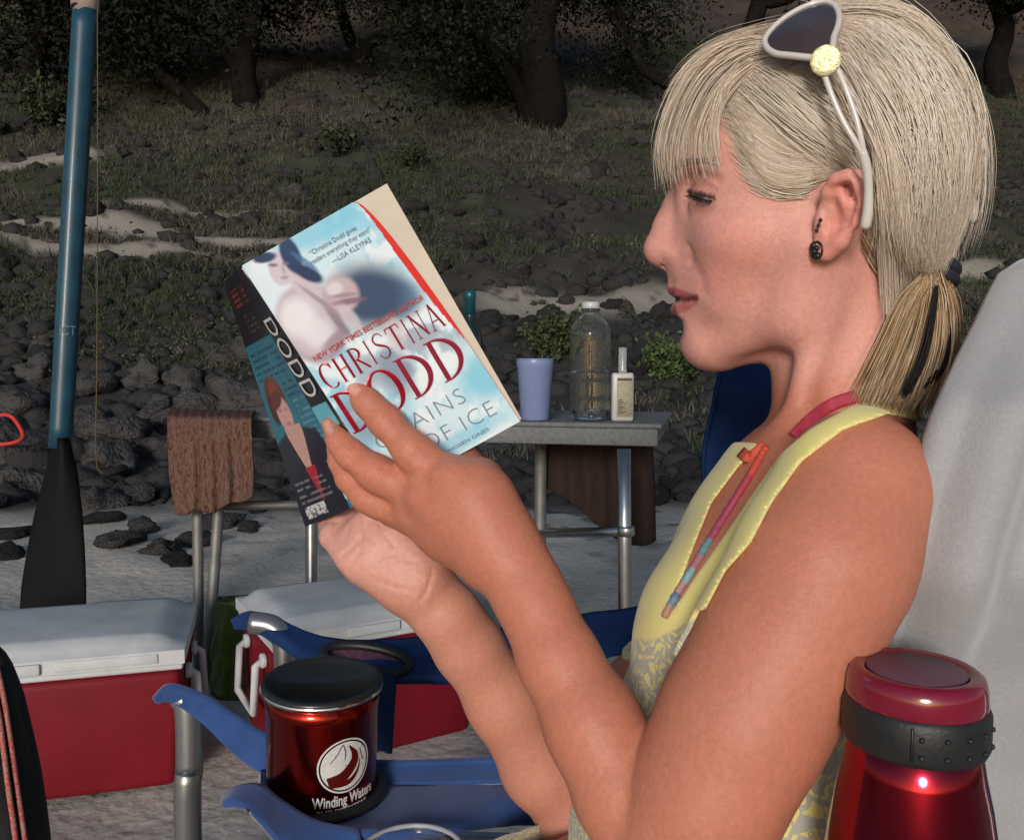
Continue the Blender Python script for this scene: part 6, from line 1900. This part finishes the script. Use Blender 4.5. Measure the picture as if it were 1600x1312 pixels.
# ponytail
pt = [[(1446, 430), (1402, 470), (1370, 530), (1342, 585), (1322, 626)], [(1450, 432), (1422, 475), (1398, 535), (1374, 590), (1354, 632)], [(1456, 432), (1446, 478), (1432, 540), (1412, 595), (1392, 634)],
      [(1464, 430), (1475, 475), (1474, 540), (1458, 595), (1440, 632)], [(1470, 430), (1490, 470), (1496, 530), (1482, 590), (1462, 625)]]
pc = [np.array([.56, .37, .20]), np.array([.64, .47, .29]), np.array([.76, .64, .47]), np.array([.42, .25, .13])]
strands('ponytail', pt, 2600, hair, .00030, tlate=(-.040, -.008, -.062, -.012), jit=6, clump=.55, cols=pc, taper=False)
strands('ponytail', pt, 700, hair, .00030, tlate=(-.01, .03, -.01, .03), jit=6, clump=.5, cols=pc, taper=False)
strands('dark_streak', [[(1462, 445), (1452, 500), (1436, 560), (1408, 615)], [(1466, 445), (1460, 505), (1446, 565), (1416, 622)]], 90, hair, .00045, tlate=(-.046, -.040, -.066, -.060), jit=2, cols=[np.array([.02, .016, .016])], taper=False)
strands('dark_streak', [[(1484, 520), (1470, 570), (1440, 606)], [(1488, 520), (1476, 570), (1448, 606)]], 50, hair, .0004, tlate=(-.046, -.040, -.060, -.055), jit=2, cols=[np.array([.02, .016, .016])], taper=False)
# messy locks lying over the crown and the side
strands('loose_lock', [[(1330, 40), (1390, 110), (1420, 200), (1425, 290), (1440, 370)], [(1370, 30), (1440, 100), (1470, 190), (1462, 280), (1450, 360)], [(1300, 90), (1350, 170), (1385, 250), (1395, 330), (1400, 400)], [(1410, 50), (1475, 110), (1505, 210), (1490, 300), (1470, 390)]], 520, hair, .00028, off=(.007, .013), jit=20, clump=.93, tone=.32, contrast=.5, fray=.3)
strands('loose_lock', [[(1200, 80), (1260, 110), (1320, 160), (1370, 250)], [(1150, 130), (1220, 190), (1290, 235), (1350, 262)], [(1230, 110), (1290, 170), (1340, 240), (1375, 330)]], 260, hair, .00026, off=(.003, .007), jit=14, clump=.93, tone=.32, contrast=.5, fray=.3)
strands('loose_lock', [[(1150, 95), (1122, 140), (1108, 200), (1112, 262)], [(1160, 105), (1134, 150), (1122, 205), (1128, 272)]], 60, hair, .00024, tlate=(-.056, -.052, -.068, -.062), jit=4, clump=.9, tone=.3, lenv=.5)
# fly-away strands
fl = [[(1130, 90), (1090, 80), (1050, 120)], [(1210, 40), (1170, 45), (1140, 60)]]
strands('flyaway', [[(1400, 30), (1480, 72), (1526, 170), (1532, 280), (1512, 370)], [(1430, 60), (1500, 120), (1534, 220), (1530, 320), (1505, 400)]] , 60, hair, .00015, tlate=(-.05, .05, -.05, .03), jit=10, clump=.0, tone=.2)
strands('flyaway', [[(1180, 60), (1120, 70), (1060, 120), (1020, 200)], [(1250, 25), (1180, 45), (1110, 70), (1050, 130)], [(1300, 10), (1360, 8), (1430, 30), (1490, 80)]] , 120, hair, .00016, tlate=(-.04, .04, -.04, .04), jit=6, clump=.1, tone=.2)
# hair tie
m_tie = mat('dark_elastic', (.02, .022, .035), rough=.8, noise=.3, nscale=200)
c0 = c2w(Hd(1456, 430, -.012)); axt = c2w(Hd(1452, 455, -.016)) - c2w(Hd(1460, 410, -.010)); axt /= np.linalg.norm(axt)
a_ = np.cross(axt, hlw); a_ /= np.linalg.norm(a_); b_ = np.cross(axt, a_)
for o_ in (-.004, .003):
    V, Fc = tube(np.array([c0 + axt * o_ + (a_ * math.cos(t) * .0125 + b_ * math.sin(t) * .019) for t in np.linspace(0, 6.283, 40, endpoint=False)]), .0042, 9, closed=True)
    obj('hair_tie', V, Fc, m_tie, hair)
# lashes and brow hairs
m_lash = mat('lash', (.025, .018, .016), rough=.6)
mbl = MB()
for i in range(26):
    t = i / 25
    x = 1079 + 34 * t; y = 304 + 9 * math.sin(t * 1.5)
    q = skin_at(x, y, .0006)
    if q is None: continue
    dx, dy = -9 + 5 * t, 8 + 2 * random.random()
    e1 = c2w(w2c(q) + np.array([dx * PXH, -dy * PXH * .6, -.004 * (1 - t) - .002])); e2 = c2w(w2c(q) + np.array([dx * 1.7 * PXH, -dy * PXH * .75, -.005 * (1 - t) - .003]))
    mbl.add(*tube(np.array([q, e1, e2]), np.array([.00028, .0002, .00008]), 4))
mbl.build('eyelashes', m_lash, person)
mbl = MB()
for i in range(70):
    t = random.random()
    x = 1062 + 52 * t; y = 257 - 7 * math.sin(t * 2.6) + random.uniform(-5, 5)
    q = skin_at(x, y, .0004)
    q2 = skin_at(x + 9, y - 3 + 5 * t, .0010)
    if q is None or q2 is None or np.linalg.norm(q - q2) > .02: continue
    mbl.add(*tube(np.array([q, (q + q2) / 2 - ray(x, y) * .0005, q2]), np.array([.0003, .00025, .0001]), 4))
mbl.build('eyebrow', mat('brow_hair', (.10, .065, .045), rough=.6), person)
# ------------------------------------------------------------------ swimsuit strap seen in the neckline
m_strap = mat('crimson_strap', (.36, .030, .060), rough=.7, noise=.25, nscale=200)
m_strap2 = mat('turquoise_strap', (.10, .33, .42), rough=.7, col2=(.40, .20, .26), nscale=160, noise=.2)
def surf_line(pts, n=30, off=.002, extra=None):
    out = []
    for (x, y) in resample(np.array(pts, float), n):
        q = skin_at(x, y, off)
        if q is not None: out.append(q)
    return np.array(out)
def flat_strap(pts, w, name, m_, n=30, off=.0022):
    c_ = surf_line(pts, n, off)
    if len(c_) < 4: return
    Tn = np.gradient(c_, axis=0); Tn /= np.linalg.norm(Tn, axis=1)[:, None]
    vd = c_ - CAM; vd /= np.linalg.norm(vd, axis=1)[:, None]
    sdv = np.cross(Tn, vd); sdv /= np.linalg.norm(sdv, axis=1)[:, None]
    G = np.stack([c_ + sdv * w * k - vd * (.0008 * (1 - abs(k))) for k in (-1, -.5, 0, .5, 1)])
    V, Fc = sheet(G, .0016)
    return obj(name, V, Fc, m_, person)
flat_strap([(1340, 618), (1300, 632), (1268, 655), (1242, 682)], .0040, 'swim_strap', m_strap)
cl2 = surf_line([(1196, 700), (1184, 722), (1160, 762), (1130, 810), (1104, 852), (1080, 892), (1056, 930), (1038, 964)], 70, .0024)
V, Fc = tube(cl2, .0024 + .00025 * np.sin(np.arange(len(cl2)) * 1.9), 10)
cord = obj('neck_cord', V, Fc, mat('beaded_cord', (.3, .05, .08), rough=.6, attr='Col', noise=.2, nscale=300), person)
tt = np.repeat(np.linspace(0, 1, len(cl2)), 10)
pal = np.array([[.52, .08, .04], [.50, .07, .05], [.38, .04, .07], [.34, .045, .10], [.33, .06, .12], [.32, .08, .14], [.12, .24, .27], [.34, .15, .17], [.18, .34, .37], [.36, .20, .20], [.13, .20, .32], [.40, .20, .15]])
kk = np.where(tt < .55, tt / .55 * 5, 6 + np.floor((tt - .55) / .45 * 5.99)); k0 = np.clip(kk.astype(int), 0, 11)
col_attr(cord, pal[k0])
flat_strap([(1196, 694), (1184, 706), (1170, 714), (1158, 706)], .0036, 'strap_knot', mat('coral_strap', (.50, .075, .04), rough=.7), 12, .004)

# ------------------------------------------------------------------ sunglasses pushed up into the hair
sg = thing('sunglasses', 'cream framed sunglasses with gold disc pushed up into the blond hair', 'sunglasses', c2w(Hd(1300, 110, -.085)))
m_frame = mat('cream_plastic', (.60, .56, .52), rough=.28, coat=.3, noise=.04)
m_lens = mat('smoked_lens', (.055, .036, .036), rough=.08, spec=.6, coat=.6, noise=.3, nscale=30)
m_gold = mat('gold_sparkle', (.74, .68, .40), rough=.35, metal=.35, noise=.45, nscale=420, bump=1.0, bscale=900)
def sgp(px, py, t): return c2w(Hd(px, py, t - .011))
# lens outline: near edge sits at the temple side, far edge over the top of the head
out2 = [(1288, 92, -.083), (1262, 90, -.080), (1235, 87, -.075), (1212, 84, -.069), (1198, 74, -.062), (1196, 60, -.055), (1212, 40, -.046), (1236, 22, -.040), (1262, 9, -.036), (1288, 3, -.036), (1304, 9, -.041), (1311, 24, -.050), (1309, 42, -.060), (1303, 58, -.068), (1301, 74, -.076), (1299, 88, -.082)]
out_c = np.array([sgp(*p) for p in out2])
ring = resample(np.vstack([out_c, out_c[:1]]), 70)[:-1]
V, Fc = tube(ring, np.interp(np.arange(69), [0, 10, 35, 55, 68], [.0019, .0019, .0017, .0019, .0019]), 10, closed=True)
obj('lens_rim', V, Fc, m_frame, sg)
cen = ring.mean(0) - hlw * .006
G = np.stack([cen + (ring - cen) * s_ - hlw * .004 * (1 - s_ ** 2) for s_ in np.linspace(.02, 1, 10)]); G = np.concatenate([G, G[:, :1]], 1)
V, Fc = sheet(G); obj('lens', V, Fc, m_lens, sg)
# the far lens and rim mirrored across the head
def mir(V):
    q = w2c(V); s_ = (q @ hl) - H0
    return c2w(q - 2 * s_[:, None] * hl)
V, Fc = tube(mir(ring), .0023, 10, closed=True); obj('lens_rim', V, Fc, m_frame, sg)
V, Fc = sheet(np.stack([mir(g) for g in G])); obj('lens', V, Fc, m_lens, sg)
br = resample([sgp(1270, 6, -.036), sgp(1290, 0, -.018), sgp(1292, -2, 0), sgp(1290, 0, .018), sgp(1270, 6, .036)], 20)
V, Fc = tube(br, .0024, 8); obj('bridge', V, Fc, m_frame, sg)
for flip in (False, True):
    mb = MB()
    for line, r_ in (([(1283, 100, -.086), (1296, 140, -.089), (1315, 185, -.091), (1334, 218, -.092), (1347, 240, -.091)], .0016), ([(1303, 96, -.086), (1320, 135, -.089), (1336, 180, -.091), (1345, 215, -.092), (1350, 242, -.091)], .0016),
                     ([(1347, 236, -.0915), (1354, 262, -.090), (1357, 295, -.088), (1356, 330, -.0865), (1351, 358, -.085)], .0034)):
        p_ = resample([sgp(*q) for q in line], 24)
        rr = np.full(24, r_)
        if r_ > .003: rr = np.interp(np.linspace(0, 1, 24), [0, .15, .5, .85, .96, 1], [.0024, .0027, .0024, .0030, .0028, .0016])
        V, Fc = tube(mir(p_) if flip else p_, rr, 10); mb.add(V, Fc)
    mb.build('temple', m_frame, sg)
    dc = sgp(1290, 95, -.089); axd = -hlw
    V, Fc = lathe([(.0076, -.002), (.0080, -.001), (.0080, .0010), (.0074, .0015), (.0050, .0016), (.001, .0016)], dc, axis=axd, seg=32)
    obj('disc', mir(V) if flip else V, Fc, m_gold, sg)

# ------------------------------------------------------------------ earring and hair clip
m_ear = mat('dark_bead', (.03, .034, .032), rough=.3, metal=.6)
er = thing('earring', 'small dark beaded hoop in the ear lobe', 'earring', c2w(Hd(1276, 390, -.08)))
mbl = MB()
for (x, y, r_) in ((1271, 384, .0022), (1273, 393, .0024), (1278, 400, .0022), (1276, 388, .0018)):
    q = skin_at(x, y, .001); 
    q = c2w(Hd(x, y, -.077)) if q is None else q
    mbl.add(*lathe([(.0003, -r_), (r_ * .8, -r_ * .6), (r_, 0), (r_ * .8, r_ * .6), (.0003, r_)], q, seg=12))
mbl.build('bead', m_ear, er)
V, Fc = tube(np.array([c2w(Hd(1276 + 9 * math.cos(t), 391 + 13 * math.sin(t), -.0765 - .003 * math.cos(t))) for t in np.linspace(0, 6.283, 30, endpoint=False)]), .0008, 7, closed=True)
obj('hoop', V, Fc, m_ear, er)
mbl = MB()
for (x, y) in ((1282, 344), (1279, 352), (1276, 360)):
    q = skin_at(x, y, .0006)
    if q is not None: mbl.add(*lathe([(.0003, -.0014), (.0013, 0), (.0003, .0014)], q, seg=10))
if mbl.n:
    o = mbl.build('ear_stud', m_ear, None); tag(o, 'row of tiny dark studs along the front of the ear', 'earring')
cl_ = c2w(Hd(1521, 330, -.012))
V, Fc = lathe([(.001, -.007), (.0026, -.005), (.003, 0), (.0026, .005), (.001, .007)], cl_, axis=(.1, 0, 1), seg=18)
o = obj('hair_clip', V, Fc, m_frame); tag(o, 'small white clip at the back of the blond hair', 'hair clip')
